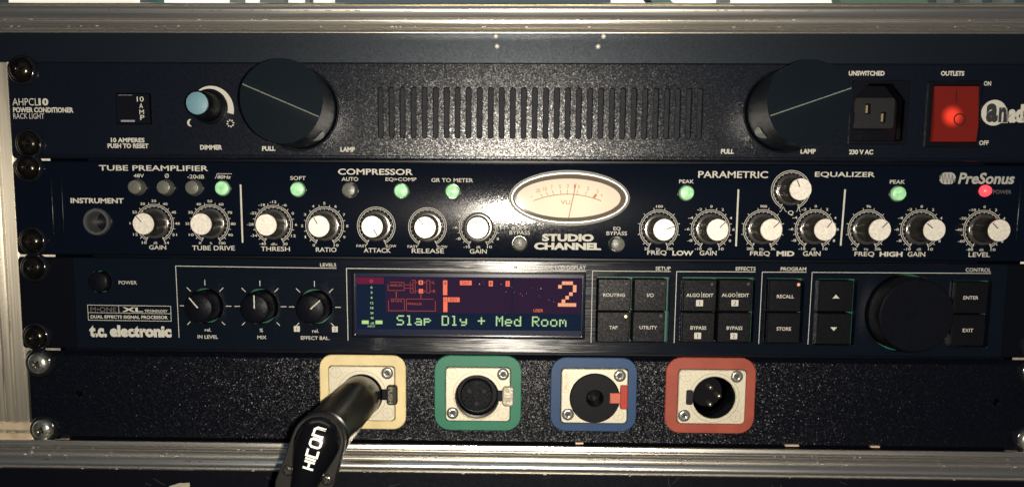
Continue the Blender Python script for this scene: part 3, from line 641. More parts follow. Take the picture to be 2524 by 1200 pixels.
def meter_face():
    M = bpy.data.materials.new('backlit_meter_face'); M.use_nodes = True; N = M.node_tree.nodes; L = M.node_tree.links; b = N['Principled BSDF']
    b.inputs['Base Color'].default_value = (0.55,0.50,0.40,1); b.inputs['Roughness'].default_value = 0.6
    g = N.new('ShaderNodeNewGeometry'); s = N.new('ShaderNodeVectorMath'); s.operation = 'SUBTRACT'; s.inputs[1].default_value = (VC[0]*.001, 0, (VC[1]-3)*.001); L.new(g.outputs['Position'], s.inputs[0])
    k = N.new('ShaderNodeVectorMath'); k.operation = 'MULTIPLY'; k.inputs[1].default_value = (1/0.025, 0, 1/0.0125); L.new(s.outputs[0], k.inputs[0])
    ln = N.new('ShaderNodeVectorMath'); ln.operation = 'LENGTH'; L.new(k.outputs[0], ln.inputs[0])
    cr = N.new('ShaderNodeValToRGB'); cr.color_ramp.elements[0].color = (0.62,0.60,0.36,1); cr.color_ramp.elements[0].position = 0.35; cr.color_ramp.elements[1].color = (0.46,0.24,0.15,1); cr.color_ramp.elements[1].position = 1.05
    L.new(ln.outputs['Value'], cr.inputs[0]); L.new(cr.outputs[0], b.inputs['Emission Color']); b.inputs['Emission Strength'].default_value = 0.5; return M
DV = 2.2
MB().poly(loop(('e', VC[0], VC[1], VRX-2.7, VRZ-2.7)), DV+0.4).build('meter_face', meter_face(), vu)
OR = mat('orange_brown_ink', (0.36,0.12,0.055), 0.6, emit=(0.22,0.07,0.03), estr=0.6)
mb = MB()
def arcp(t): return (408 + (1320-408)*t, 465 - 90*(1-(2*t-1)**2))
mb.stroke([za('X', *arcp(i/24), DV) for i in range(25)], 0.38, DV)
for tx, ty, ux, uy, wd in ((505,372,535,412,.2),(580,345,603,395,.2),(660,325,683,383,.2),(770,318,780,375,.2),(863,312,865,373,.2),(1003,320,993,378,.2),(1125,340,1102,388,.2),(1255,375,1218,422,.75)):
    mb.stroke([za('X', tx, ty, DV), za('X', ux, uy, DV)], wd*1.4, DV)
for t, xx, yy, wd in (('20',470,327,60),('10',562,303,50),('7',653,280,26),('5',765,272,26),('3',868,265,26),('1',960,272,16),('0',1018,275,28),('3',1140,297,28),('5',1270,333,28),('+',1325,390,34),('-',380,408,34)):
    hh = 26 if t not in '+-' else (17 if t == '+' else 2.5); put_text(mb, t, rbox('X', xx-wd/2, yy-hh, xx+wd/2, yy+hh, DV), DV, 0.0)
put_text(mb, 'VU', rbox('X', 775, 455, 903, 512, DV), DV, 0.0)
mb.build('meter_scale', OR, vu, label='orange scale from 20 to 5 with the letters VU')
DN = 1.2; mb = MB(); mb.stroke([za('X', 882, 693, DN), za('X', 982, 232, DN)], 0.42, DN); mb.build('meter_needle', mat('needle_orange', (0.45,0.10,0.03), 0.5), vu)
MB().poly(loop(('e', VC[0], VC[1], VRX-2.7, VRZ-2.7)), -0.6).build('meter_pane', pane_mat('clear_pane', gloss=0.035, rough=0.04), vu)
for a in ((74,414,.9), (84,594,.1)): rack_screw(cs, a[0], a[1], False, a[2])
MB().box(-218, 218, 26, 250, 2*U+0.8, 3*U-0.8).build('chassis', BLK, cs)
right_screw(cs, 2)
# ================================================================== 3: effects processor
fx = thing('effects_processor', (0, 0, U), 'black brushed effects processor rack unit with glowing display and square keys', 'effects processor')
FD = -1.2
XL_, XR_ = at(183, 740, FD)[0], at(2480, 740, FD)[0]
DSP = rbox('0', 868, 670.5, 1442, 833.5, FD)
PK = [rbox('M',132,190,942,915,FD), rbox('M',1078,195,1888,918,FD), rbox('M',2012,205,2432,928,FD), rbox('N',232,300,668,1030,FD), rbox('N',1706,318,2150,1050,FD)]
KT = [za('J',434,618,FD), za('J',1110,625,FD), za('J',1780,632,FD)]
WH = za('N',1205,675,FD)
PB = za('I',1060,318,FD)
hol = [('rr', *DSP, 0.6)] + [('rr', *p, 0.5) for p in PK] + [('c', *k, 8.3) for k in KT] + [('c', *WH, 18.0), ('c', *PB, 5.3)]
MB().lay(('rr', -HALF, U+0.6, HALF, 2*U-0.5, 1.8), [('rr', XL_+3, U+3, XR_-3, 2*U-3, 1)], 0.1, 2.6, 0.5).build('rack_ears', EAR, fx)
MB().lay(('rr', XL_, U+0.9, XR_, 2*U-0.7, 0.6), hol, FD, 2.6, 0.35, hc=0.2).build('front_panel', BRUSH, fx)
MB().lay(('rr', XL_+3, U+3, XR_-3, 2*U-3, 0), [('rr', DSP[0]-1, DSP[1]-1, DSP[2]+1, DSP[3]+1, 0)], 4.4, 5.0, 0).build('circuit_board', PCB, fx, label='green board glimpsed behind the gaps of keys and knobs')
# level knobs
TK = lathe_mesh('level_knob_body', [(7.5, -5.0), (7.5, 2.0), (7.3, 3.5), (6.6, 9.2), (6.3, 9.8), (5.9, 10.1), (0, 10.1)], BLKM, 64, 40)
mb = MB().cbox(-0.28, 0.28, -10.2, -10.0, 0.2, 6.2, 0.03); TP = mesh_of('pointer', mb.v, mb.f, INK)
for (kx, kz), ang, nm in zip(KT, (-40, 0, 48), ('input level', 'mix', 'effect balance')):
    k = link('level_knob', TK, (kx, FD, kz), fx, label='matt black %s knob with white pointer' % nm); link('pointer', TP, (kx, FD, kz), k, rot=(0, math.radians(ang), 0))
    mb = MB()
    for a in (-135,-90,-45,0,45,90,135):
        s_, c_ = math.sin(math.radians(a)), math.cos(math.radians(a)); r0, r1 = (9.6, 12.2) if abs(a) < 120 else (10.6, 12.6)
        mb.stroke([(kx + r0*s_, kz + r0*c_), (kx + r1*s_, kz + r1*c_)], 0.34, FD-0.06)
    mb.build('dial_ticks', INK, fx, label='seven printed ticks round the %s knob' % nm)
k = MB().lathe([(17.2, -5.0), (17.2, 1.5), (17.0, 9.5), (16.5, 11.4), (15.9, 11.9), (0, 11.5)], 96, WH[0], FD, WH[1]).build('control_wheel', BLKM, fx, smooth=30, label='large matt black control wheel')
MB().lathe([(4.7, -5.0), (4.7, 2.2), (4.4, 2.9), (3.8, 3.2), (0, 3.3)], 40, PB[0], FD, PB[1]).build('power_button', BLKM, fx, smooth=40, label='round black power button')
# keys
KEYM = mat('soft_black_key', (0.0042,0.0044,0.006), 0.36, 0.0, 0.2, facet=(1900, 0.07))
KEYS = [('ROUTING','M',152,213,520,570), ('I/O','M',552,213,917,570), ('TAP','M',143,577,505,915), ('UTILITY','M',535,577,895,915),
        ('ALGO EDIT 1','M',1098,220,1470,574), ('ALGO EDIT 2','M',1493,220,1868,574), ('BYPASS 1','M',1085,584,1450,917), ('BYPASS 2','M',1480,584,1850,917),
        ('RECALL','M',2048,225,2412,576), ('STORE','M',2032,588,2400,926), ('up arrow','N',258,318,640,662), ('down arrow','N',240,680,618,1022), ('ENTER','N',1755,335,2128,682), ('EXIT','N',1722,694,2095,1040)]
KD = FD - 2.6; key = {}
for nm, rg, x0, y0, x1, y1 in KEYS:
    bx = rbox(rg, x0, y0, x1, y1, KD)
    key[nm] = MB().lay(('rr', *bx, 0.5), [], KD, 4.2, 0.45).build('key', KEYM, fx, smooth=None, label='square black key marked ' + nm)
def led(nm, x, y, m): 
    a = za('M', x, y, KD); MB().lathe([(0.72, 0.0), (0.68, 0.12), (0, 0.22)], 16, a[0], KD, a[1]).build('key_light', m, key[nm], smooth=60)
LOFF = mat('unlit_key_light', (0.03,0.03,0.027), 0.6)
led('ROUTING', 470, 268, LOFF); led('I/O', 875, 266, LOFF); led('TAP', 461, 630, glow('amber_light', (1.0,0.72,0.42), 1.6)); led('UTILITY', 853, 628, LOFF); led('RECALL', 2382, 276, glow('pink_light', (1.0,0.36,0.24), 1.2)); led('ALGO EDIT 1', 1420, 272, LOFF); led('ALGO EDIT 2', 1825, 270, LOFF)
for nm, s, rg, x0, y0, x1, y1, bd in (('ROUTING','ROUTING','M',210,372,453,410,.012), ('I/O','I/O','M',697,373,773,413,.012), ('TAP','TAP','M',277,733,370,770,.012), ('UTILITY','UTILITY','M',615,733,810,770,.012),
      ('ALGO EDIT 1','ALGO','M',1133,373,1285,412,.014), ('ALGO EDIT 1','EDIT','M',1318,375,1435,413,.014), ('ALGO EDIT 2','ALGO','M',1527,373,1680,412,.014), ('ALGO EDIT 2','EDIT','M',1713,375,1830,413,.014),
      ('BYPASS 1','BYPASS','M',1180,736,1355,775,.012), ('BYPASS 2','BYPASS','M',1582,738,1757,777,.012), ('RECALL','RECALL','M',2140,388,2330,427,.012), ('STORE','STORE','M',2137,746,2297,786,.012),
      ('ENTER','ENTER','N',1855,489,2020,527,.01), ('EXIT','EXIT','N',1847,848,1963,886,.01)):
    T(key[nm], s, rg, x0, y0, x1, y1, KD, bd)
for nm, x in (('ALGO EDIT 1', 1303), ('ALGO EDIT 2', 1697)): ST(key[nm], 'M', [(x,358),(x,420)], 1.1, KD)
def numbox(parent, s, rg, x0, y0, x1, y1, dep):
    bx = rbox(rg, x0, y0, x1, y1, dep); mb = MB().poly(loop(('rr', *bx, 0)), dep-0.05); o = mb.build('number_box', INK, parent, label='small white square numbered ' + s) if parent is fx else mb.build('number_box', INK, parent)
    w_ = bx[2]-bx[0]; h = bx[3]-bx[1]; mb = MB(); f = 0.05 if s == '1' else 0.2; put_text(mb, s, (bx[0]+w_*(0.5-f), bx[1]+h*0.2, bx[0]+w_*(0.5+f), bx[3]-h*0.2), dep-0.1, 0.0); mb.build('box_number', INKD, o if parent is fx else parent)
numbox(key['ALGO EDIT 1'], '1', 'M', 1242,446,1320,515, KD); numbox(key['ALGO EDIT 2'], '2', 'M', 1635,446,1712,515, KD); numbox(key['BYPASS 1'], '1', 'M', 1222,808,1298,877, KD); numbox(key['BYPASS 2'], '2', 'M', 1623,812,1700,880, KD)
numbox(fx, '1', 'J', 1522,865,1595,935, FD); numbox(fx, '2', 'J', 1992,870,2063,940, FD)
for nm, P in (('up arrow', ((412,515),(488,515),(450,473))), ('down arrow', ((388,832),(425,873),(462,832)))):
    MB().poly([za('N', a, b, KD) for a, b in P], KD-0.06).build('arrow_mark', INK, key[nm])
# printing
for a in (('POWER','I',1255,308,1445,346,.004), ('XL','I',1290,588,1510,636,.03), ('TECHNOLOGY','I',1527,612,1770,640,.02), ('DUAL EFFECTS SIGNAL PROCESSOR','I',958,673,1772,707,.025),
          ('t.c.','I',945,777,1130,903,.06), ('electronic','I',1160,777,1812,903,.06), ('LEVELS','J',1845,92,2043,136,.012), ('MULTI SPECTRAL LCD DISPLAY','L',693,75,1660,130,.012), ('SETUP','M',793,76,960,116,.012), ('EFFECTS','M',1683,79,1905,120,.012),
          ('PROGRAM','M',2182,82,2466,124,.012), ('CONTROL','N',1880,181,2158,223,.004), ('rel.','J',424,892,503,932,.012), ('IN LEVEL','J',335,977,587,1020,.012), ('%','J',1100,895,1142,940,.01), ('MIX','J',1073,984,1184,1025,.012),
          ('rel.','J',1748,905,1830,947,.012), ('EFFECT BAL.','J',1608,990,1962,1034,.012)):
    T(fx, a[0], a[1], a[2], a[3], a[4], a[5], FD, a[6])
T(fx, 'M•ONE', 'I', 957,586,1228,632, FD, 0.0, m=INKG)
for rg, pts, wd in (('0', [(434.6,830.5),(433,655.5),(829.4,661.0)], 1.6), ('0', [(858,838.5),(853.9,661.2),(1444,667.9)], 1.8), ('M', [(75,920),(92,125),(960,130)], 1.6), ('M', [(998,922),(1027,131),(1902,135)], 1.6), ('M', [(1938,932),(1978,137),(2468,138)], 1.5), ('N', [(140,1020),(187,228),(2160,240)], 1.4)):
    if pts[0][0] == 434.6: pts = [(441.5,831.5),(433,655.5),(829.4,661.0)]
    ST(fx, rg, pts, wd, FD, name='bracket_line')
ST(fx, 'I', [(925,563),(1803,575),(1810,733),(935,722)], 1.3, FD, closed=True, name='badge_outline'); ST(fx, 'I', [(931,642),(1806,655)], 1.2, FD, name='badge_line'); ST(fx, 'I', [(1252,568),(1257,646)], 1.2, FD, name='badge_line')
# display
lcd = MB().lay(('rr', DSP[0]-0.05, DSP[1]-0.05, DSP[2]+0.05, DSP[3]+0.05, 0.6), [('rr', DSP[0]+0.9, DSP[1]+0.9, DSP[2]-0.9, DSP[3]-0.9, 0.4)], FD+0.5, 2.0, 0.3).build('lcd_display', BLKG, fx, label='wide display glowing orange and green')
SD = 1.6
MB().poly(loop(('rr', DSP[0]+0.5, DSP[1]+0.5, DSP[2]-0.5, DSP[3]-0.5, 0)), SD+0.2).build('screen', mat('screen_glass_dark', (0.004,0.005,0.010), 0.2, emit=(0.004,0.007,0.024), estr=1.0), lcd)
def screen_part(nm, boxes, m, dep=SD+0.12):
    mb = MB()
    for (rg, x0, y0, x1, y1) in boxes: mb.poly(loop(('rr', *rbox(rg, x0, y0, x1, y1, dep), 0)), dep)
    return mb.build(nm, m, lcd)
screen_part('blue_zone', [('0', 879, 683, 1434, 813)], mat('screen_blue', (0.004,0.006,0.012), 0.9, 0, 0.0, emit=(0.004,0.009,0.024), estr=1.0), SD+0.14)
screen_part('purple_zone', [('0', 950, 684.5, 1261, 771), ('0', 1264, 684.5, 1432, 773)], mat('screen_purple', (0.004,0.004,0.008), 0.9, 0, 0.0, emit=(0.026,0.010,0.028), estr=1.0))
screen_part('clip_bar', [('K', 212, 237, 578, 325)], mat('screen_dim_red', (0.01,0.004,0.006), 0.9, 0, 0.0, emit=(0.13,0.009,0.035), estr=1.0))
OG = glow('display_orange', (0.95,0.19,0.10), 1.05); OL = glow('display_pale_orange', (1.0,0.42,0.22), 1.0); GN = glow('display_green', (0.50,0.78,0.36), 0.95); ODK = glow('display_dark_mark', (0.10,0.012,0.01), 1.0)
OD = glow('display_thin_orange', (0.50,0.075,0.05), 1.0)
mb = MB()
def sk(pts, wp=1.0, rg='K'): mb.stroke([za(rg, a, b, SD) for a, b in pts], wp/PXMM, SD)
sk([(635,325),(637,412),(853,412),(850,305),(662,302)]); sk([(862,337),(920,337)]); sk([(862,382),(920,382)]); sk([(745,430),(746,510)], 1.6)
sk([(932,298),(935,443),(1003,443),(1001,275),(950,275)]); sk([(970,338),(970,305),(985,305)]); sk([(945,338),(968,338)]); sk([(970,345),(972,420),(988,420)]); sk([(945,385),(968,385)])
sk([(1015,304),(1042,304)]); sk([(1015,421),(1042,421)]); sk([(1113,296),(1140,296)]); sk([(1113,314),(1140,314)]); sk([(1113,414),(1140,414)]); sk([(1113,432),(1140,432)])
sk([(1155,280),(1157,443),(1201,443),(1199,280),(1155,280)]); sk([(1213,304),(1232,304)]); sk([(1213,422),(1232,422)]); sk([(1076,462),(1077,515)], 1.6)
sk([(640,545),(643,684),(856,684),(853,526),(668,526)]); sk([(1245,530),(880,526),(883,687),(1272,689),(1270,552)])
sk([(410+17*math.cos(i*math.pi/8), 288+17*math.sin(i*math.pi/8)) for i in range(17)], 1.6)
for t, b in (('ANALOG',(660,327,826,358)), ('44.1kHz',(673,540,826,566)), ('PARALLEL',(899,576,1095,606)), ('L',(1238,287,1266,325)), ('R',(1240,402,1274,442))): put_text(mb, t, rbox('K', *b, SD), SD, 0.004)
mb.build('routing_diagram', OD, lcd, label='thin red routing diagram with the words ANALOG, 44.1kHz and PARALLEL')
T(lcd, 'USER', 'L', 955,662,1083,702, SD, 0.004, m=OG)
screen_part('block_segment', [('K',1047,277,1106,335), ('K',1049,392,1106,452), ('K',1375,277,1432,475), ('K',1378,503,1434,702), ('K',1602,280,1760,342), ('K',1440,505,1598,567), ('L',353,283,408,357), ('L',580,285,635,360)], OG, SD)
mb = MB()
for t, rg, b in (('1','K',(1068,287,1084,325)), ('2','K',(1062,402,1092,442)), ('1','K',(1396,297,1410,335)), ('2','K',(1390,522,1412,560)), ('DLY','K',(1632,290,1728,332)), ('REV','K',(1465,515,1572,557)), ('1','L',(373,300,386,338)), ('2','L',(596,300,618,342))): put_text(mb, t, rbox(rg, *b, SD), SD-0.05, 0.0)
mb.build('segment_lettering', ODK, lcd, label='dark lettering 1, 2, DLY and REV on orange blocks')
mb = MB()
for t, x, y in (('0',412,373),('3',413,440),('6',415,508),('12',417,580),('18',417,647),('24',418,715),('40',420,782)):
    wd = 12 if len(t) == 1 else 20; put_text(mb, t, rbox('K', x-wd, y-15, x+wd, y+15, SD), SD, 0.012)
put_text(mb, '-dB', rbox('K', 390,837,448,865, SD), SD, 0.0); put_text(mb, 'INPUT', rbox('K', 362,879,463,907, SD), SD, 0.0)
mb.build('input_scale', GN, lcd, label='green input level figures 0 to 40')
screen_part('level_segment', [('K',283,815,375,862), ('K',467,815,560,863)], glow('display_bright_green', (0.50,0.72,0.25), 1.0), SD)
F5 = {'S':('01111','10000','10000','01110','00001','00001','11110'),'l':('01100','00100','00100','00100','00100','00100','01110'),'a':('00000','00000','01110','00001','01111','10001','01111'),
 'p':('00000','00000','11110','10001','11110','10000','10000'),'D':('11110','10001','10001','10001','10001','10001','11110'),'y':('00000','00000','10001','10001','01111','00001','01110'),'+':('00000','00100','00100','11111','00100','00100','00000'),
 'M':('10001','11011','10101','10101','10001','10001','10001'),'e':('00000','00000','01110','10001','11111','10000','01110'),'d':('00001','00001','01101','10011','10001','10001','01111'),'R':('11110','10001','10001','11110','10100','10010','10001'),
 'o':('00000','00000','01110','10001','10001','10001','01110'),'m':('00000','00000','11010','10101','10101','10001','10001'),'2':('01110','10001','00001','00010','00100','01000','11111')}
mb = MB()
xa0, za0 = za('K', 752, 745, SD); xa1, za1_ = za('L', 1400, 765, SD); pit = (xa1 - xa0)/(18 + 98/121.6)
dx = pit*0.161; ztop_ = (za0 + za1_)/2; dz = 24.3/5.15/7
for i, ch in enumerate('Slap Dly + Med Room'):
    if ch == ' ': continue
    for r_, row in enumerate(F5[ch]):
        for c2, bit in enumerate(row):
            if bit == '1':
                x = xa0 + i*pit + c2*dx; z = ztop_ - r_*dz; mb.poly(loop(('rr', x, z-dz*0.93, x+dx*0.96, z, 0)), SD)
mb.build('dot_text', GN, lcd, label='green dot lettering reading Slap Dly + Med Room')
mb = MB(); X0, Z0, X1, Z1 = rbox('L', 1285, 290, 1532, 630, SD); dx = (X1-X0)/5; dz = (Z1-Z0)/7
for r_, row in enumerate(F5['2']):
    for c2, bit in enumerate(row):
        if bit == '1': mb.poly(loop(('rr', X0+c2*dx+0.03, Z1-(r_+1)*dz+0.03, X0+(c2+1)*dx-0.03, Z1-r_*dz-0.03, 0)), SD)
mb.build('big_digit', OL, lcd, label='large pale orange dot figure 2')
MB().poly(loop(('rr', DSP[0]+0.3, DSP[1]+0.3, DSP[2]-0.3, DSP[3]-0.3, 0)), FD+1.2).build('display_pane', pane_mat('dusty_pane', gloss=0.015, rough=0.04), lcd)
for a in ((88,659,.4), (93,828,.1)): rack_screw(fx, a[0], a[1], False, a[2])
MB().box(-218, 218, 26, 250, 1*U+0.8, 2*U-0.8).build('chassis', BLK, fx)
right_screw(fx, 1)
mb = MB(); rd = random.Random(3)                                     # dust on the display pane
for px, py, r_ in ((1182,700,1.6),(1235,700,1.1),(1333,711,1.5),(1247,719,.8),(1268,720,.8),(1262,707,.7),(1283,724,.9),(1288,729,.8),(1298,722,.6),(1353,739,.7),(1365,743,.6),(1330,731,.5)) + tuple((rd.uniform(1090,1420), rd.uniform(690,805), rd.uniform(.25,.5)) for i in range(30)):
    x, z = at(px, py, FD+1.1); r_ *= 0.16; mb.poly([(x + r_*rd.uniform(.7,1.2)*math.cos(q*math.pi/3), z + r_*1.3*rd.uniform(.7,1.2)*math.sin(q*math.pi/3)) for q in range(6)], FD+1.1)
mb.build('dust_specks', mat('dust', (0.35,0.33,0.32), 0.9), lcd, kind='stuff')
# ================================================================== 4: socket panel
sp = thing('socket_panel', (0, 0, 0), 'black textured socket panel, lowest unit, with four colour framed sockets', 'socket panel')
FR = [('P',443,82,1168,703,110,'yellow',(0.66,0.54,0.28)), ('Q',155,125,1225,1045,190,'green',(0.014,0.15,0.085)), ('R',132,148,1195,1058,190,'blue',(0.006,0.040,0.115)), ('S',95,150,1200,1080,190,'red',(0.28,0.050,0.028))]
FL = [('P',522,175,1075,630), ('Q',295,272,1085,925), ('R',265,287,1075,950), ('S',250,300,1075,958)]
SC = [za('P',798,415), za('Q',680,630), za('R',673,640), za('S',690,640)]
hol = [('c', *c, 10.9) for c in SC] + [('c', *at(195, 970), 1.4), ('c', *at(2455, 990), 1.6)]
MB().lay(('rr', -HALF+0.3, 0.4, HALF, U-0.7, 2.4), hol, 0, 2.6, 2.2, hc=0.2).build('front_panel', POWDER2, sp, smooth=None)
MB().box(-HALF+8, HALF-8, 24, 25, 2, U-2).build('back_plate', BLK, sp)
SMS = lathe_mesh('flange_screw', [(2.85, 0), (2.85, 0.6), (2.5, 1.15), (1.2, 1.35), (0.9, 1.1), (0, 0.9)], mat('flange_screw_zinc', (0.42,0.42,0.38), 0.3, 0.8, bump=(700,0.5,(1,1,1),2,0.0003)), 28, 50)
SMX = star_mesh('screw_cross', 1.45, 1.4, mat('cross_shadow', (0.05,0.05,0.045), 0.4, 0.5), 0.32)
EMB = mat('engraved_line', (0.36,0.29,0.16), 0.5, 0.3)
socks = []
for i in range(4):
    rg, x0, y0, x1, y1, rr_, cn, cc = FR[i]; bx = rbox(rg, x0, y0, x1, y1); fb = rbox(*FL[i]); c = SC[i]
    s_ = ZO[rg][2]*5.2
    MB().lay(('rr', *bx, rr_/s_), [('rr', fb[0]-0.25, fb[1]-0.25, fb[2]+0.25, fb[3]+0.25, 1.8)], -1.0, 0.1, 0.35, hc=0.2).build('coding_frame', mat('frame_' + cn, cc, 0.5, bump=(900,0.5,(1,1,1),4,0.0001), vary=(90,0.10,(1,1,1))), sp, smooth=None, label=cn + ' plastic frame round a socket')
    kind = ('female socket hidden behind the plug', 'female three-pin socket', 'jack socket with red release', 'male three-pin socket')[i]
    R0 = (9.9, 10.35, 9.6, 10.0)[i]
    fl = MB().lay(('rr', *fb, 1.9), [('c', *c, R0)], -1.7, 8, 0.35, hc=0.3).build('socket_flange', NICKEL, sp, label='nickel flange of the ' + kind); socks.append(fl)
    mb = MB(); Rg = 11.6
    gc = (c[0], c[1]) if i != 1 else za('Q', 688, 612)
    mb.stroke([(gc[0] + Rg*math.cos(a*math.pi/30), gc[1] + Rg*math.sin(a*math.pi/30)) for a in range(60)], 0.22, -1.74, True); mb.v = [v for v in mb.v]
    if i != 2: mb.build('flange_ring', EMB, fl)
SCR = {0: ([('P',1008,238)], [('P',1015,572),('P',577,232)]), 1: ([('Q',1000,362),('Q',377,838)], [('Q',377,352),('Q',1000,843)]), 2: ([('R',990,380),('R',350,855)], [('R',970,862)]), 3: ([('S',985,390),('S',335,870)], [('S',352,385),('S',965,875)])}
for i, (a, b) in SCR.items():
    for k, q in enumerate(a):
        x, z = za(q[0], q[1], q[2], -2.5); s = link('flange_screw', SMS, (x, -1.7, z), socks[i]); 
        mbx = link('screw_cross', SMX, (x, -1.75, z), socks[i], rot=(0, 0.5+k*0.9+i, 0))
    for q in b:
        x, z = za(*q, -1.7); mb = MB(); R_ = 2.5
        mb.stroke([(x + R_*math.cos(t*math.pi/14), z + R_*math.sin(t*math.pi/14)) for t in range(28)], 0.16, -1.74, True)
        mb.stroke([(x-1.6, z), (x+1.6, z)], 0.1, -1.74); mb.stroke([(x, z-1.6), (x, z+1.6)], 0.1, -1.74); mb.build('engraved_mark', EMB, socks[i])
# female insert (green, and the hidden one behind the plug)
for i in (0, 1):
    c = SC[i]
    MB().lathe([(R0+0.4, -1.0), (9.6, -1.2), (9.5, -2.0), (9.4, -12)], 48, c[0], 0, c[1]).build('socket_bore', BLK, socks[i], smooth=60)
    MB().lathe([(7.6, -12), (7.6, -2.6), (7.2, -2.2), (0, -2.2)], 40, c[0]-0.3, 0, c[1]).build('socket_insert', BLKM, socks[i], smooth=40)
    MB().lathe([(9.5, -8.2), (7.6, -8.2), (0, -8.2)], 40, c[0], 0, c[1]).build('socket_floor', BLK, socks[i])
    mb = MB()
    for a in (90, 210, 330): mb.poly([(c[0] - 0.3 + 4*math.cos(math.radians(a+180)) + 1.0*math.cos(t*math.pi/6), c[1] + 4*math.sin(math.radians(a+180)) + 1.0*math.sin(t*math.pi/6)) for t in range(12)], 2.15)
    mb.build('contact_hole', mat('deep_black', (0.002,0.002,0.003), 0.7), socks[i])
MB().lathe([(20,0)], 3, 0, 60, 0) if False else None
def latch(i, box, m, ltxt):
    x0, z0, x1, z1 = box
    o = MB().lay(('rr', x0, z0, x1, z1, 1.6), [], -3.6, -1.2, 0.6).build('release_latch', m, socks[i], label='oval release latch embossed PUSH')
    MB().cbox(x0-2.4, x0+0.6, -2.3, -1.0, z0+2.2, z1-2.2, 0.3).build('latch_tongue', BLK, socks[i])
    vs, fs = glyphs('PUSH', 0.01); mb = MB(); cx = x0 + (x1-x0)*0.38; H_ = (z1-z0)*0.8; W_ = (x1-x0)*0.38
    a0 = min(v.x for v in vs); a1 = max(v.x for v in vs); b0 = min(v.y for v in vs); b1 = max(v.y for v in vs)
    mb.add([(cx - W_/2 + (v.y-b0)/(b1-b0)*W_, -3.66, z1 - (z1-z0)*0.1 - (v.x-a0)/(a1-a0)*H_) for v in vs], fs)
    mb.build('embossed_lettering', ltxt, socks[i], label='PUSH')
latch(0, rbox('P',1003,337,1095,507,-3), mat('dark_latch', (0.05,0.045,0.035), 0.35, 0.5), mat('latch_text_light', (0.3,0.27,0.2), 0.4, 0.5))
latch(1, rbox('Q',990,507,1133,755,-3), mat('nickel_latch', (0.45,0.42,0.34), 0.38, 0.5, bump=(700,0.6,(1,1,1),2,0.0004)), EMB)
# jack socket (blue)
c = SC[2]
jd = MB().lathe([(11.75, 1.5), (11.75, 2.6), (11.3, 3.0), (4.2, 3.0), (3.85, 2.7), (3.8, 2.2)], 64, c[0], 0, c[1])
jd.f.pop(); MB().lathe([(3.85, 2.4), (3.8, -9.5), (0, -9.5)], 40, c[0], 0, c[1]).build('jack_bore', mat('bore_black', (0.001,0.001,0.0015), 0.35, 0, 0.1), socks[2], smooth=40); jk = jd.build('jack_face', mat('jack_black', (0.005,0.005,0.0065), 0.5, 0.0, 0.15, bump=(1400,0.4,(1,1,1),2,0.0002)), socks[2], smooth=30, label='round black jack opening')
MB().cbox(c[0]-2.3, c[0]-1.9, 3.0, 6.0, c[1]-1.4, c[1]+0.6, 0.1).build('jack_spring', CHROME, socks[2])
REDP = mat('red_release_plastic', (0.40,0.055,0.035), 0.4)
x0, z0, x1, z1 = rbox('R', 866,590,1005,717,-3); tb = MB().cbox(x0, x1, -3.5, -1.5, z0, z1, 0.25).build('release_tongue', mat('red_tongue', (0.50,0.12,0.07), 0.45), socks[2])
x0, z0, x1, z1 = rbox('R', 995,500,1088,793,-4); MB().lay(('rr', x0, z0, x1, z1, 0.8), [], -4.4, -1.0, 0.5).build('release_lever', REDP, socks[2], label='red release lever')
mb = MB()
for q in (0.32, 0.55, 0.78): xx = x0 + (x1-x0)*q; mb.cbox(xx-0.16, xx+0.16, -4.75, -4.3, z0+0.8, z1-0.8, 0.12)
mb.build('lever_ribs', REDP, socks[2])
# embossed maker's word standing on end
vs, fs = glyphs('NEUTRIK', 0.0); a0 = min(v.x for v in vs); a1 = max(v.x for v in vs); b0 = min(v.y for v in vs); b1 = max(v.y for v in vs)
x0, z0, x1, z1 = rbox('R', 305,355,345,560,-1.7); mb = MB(); mb.add([(x0 + (v.y-b0)/(b1-b0)*(x1-x0), -1.74, z1 - (v.x-a0)/(a1-a0)*(z1-z0)) for v in vs], fs)
bx = rbox('R', 288,332,362,582,-1.7); mb.stroke(loop(('rr', *bx, 1.2)), 0.14, -1.74, True); mb.build('engraved_lettering', EMB, socks[2], label='maker word standing on end in a rounded outline')
# male socket (red)
c = SC[3]
MB().lathe([(10.1, 1.2), (9.9, 0.6), (9.7, -1), (9.6, -13.2)], 56, c[0], 0, c[1]).build('socket_bore', BLKG, socks[3], smooth=60)
MB().lathe([(9.7, -13.2), (0, -13.2)], 40, c[0], 0, c[1]).build('socket_floor', BLKM, socks[3])
cx, cz = za('S', 620, 600, 10); MB().lathe([(7.6, -13.1), (7.6, -12.7), (7.4, -12.5), (0, -12.5)], 48, c[0]-0.2, 0, c[1]+0.2).build('pin_base', mat('pin_base_grey', (0.003,0.003,0.0045), 0.55, 0, 0.08), socks[3], smooth=40)
for q in ((663,527), (767,632), (658,735)):
    x, z = za('S', *q, 7); MB().lathe([(1.2, -12.4), (1.2, -7.6), (0.9, -7.1), (0, -6.9)], 20, x, 0, z).build('contact_pin', mat('silver_pin', (0.6,0.56,0.44), 0.3, 0.95), socks[3], smooth=50)
x0, z0, x1, z1 = rbox('S', 355,552,440,735,-1.8); MB().lay(('rr', x0, z0, x1, z1, 0.8), [], -1.78, -1.5, 0.0).build('key_notch', mat('notch_black', (0.004,0.004,0.006), 0.4), socks[3])
for a in ((101,893,.7), (111,1056,1.9)): rack_screw(sp, a[0], a[1], True, a[2])
MB().box(-218, 218, 26, 250, 0*U+0.8, 1*U-0.8).build('chassis', BLK, sp)
right_screw(sp, 0, True)
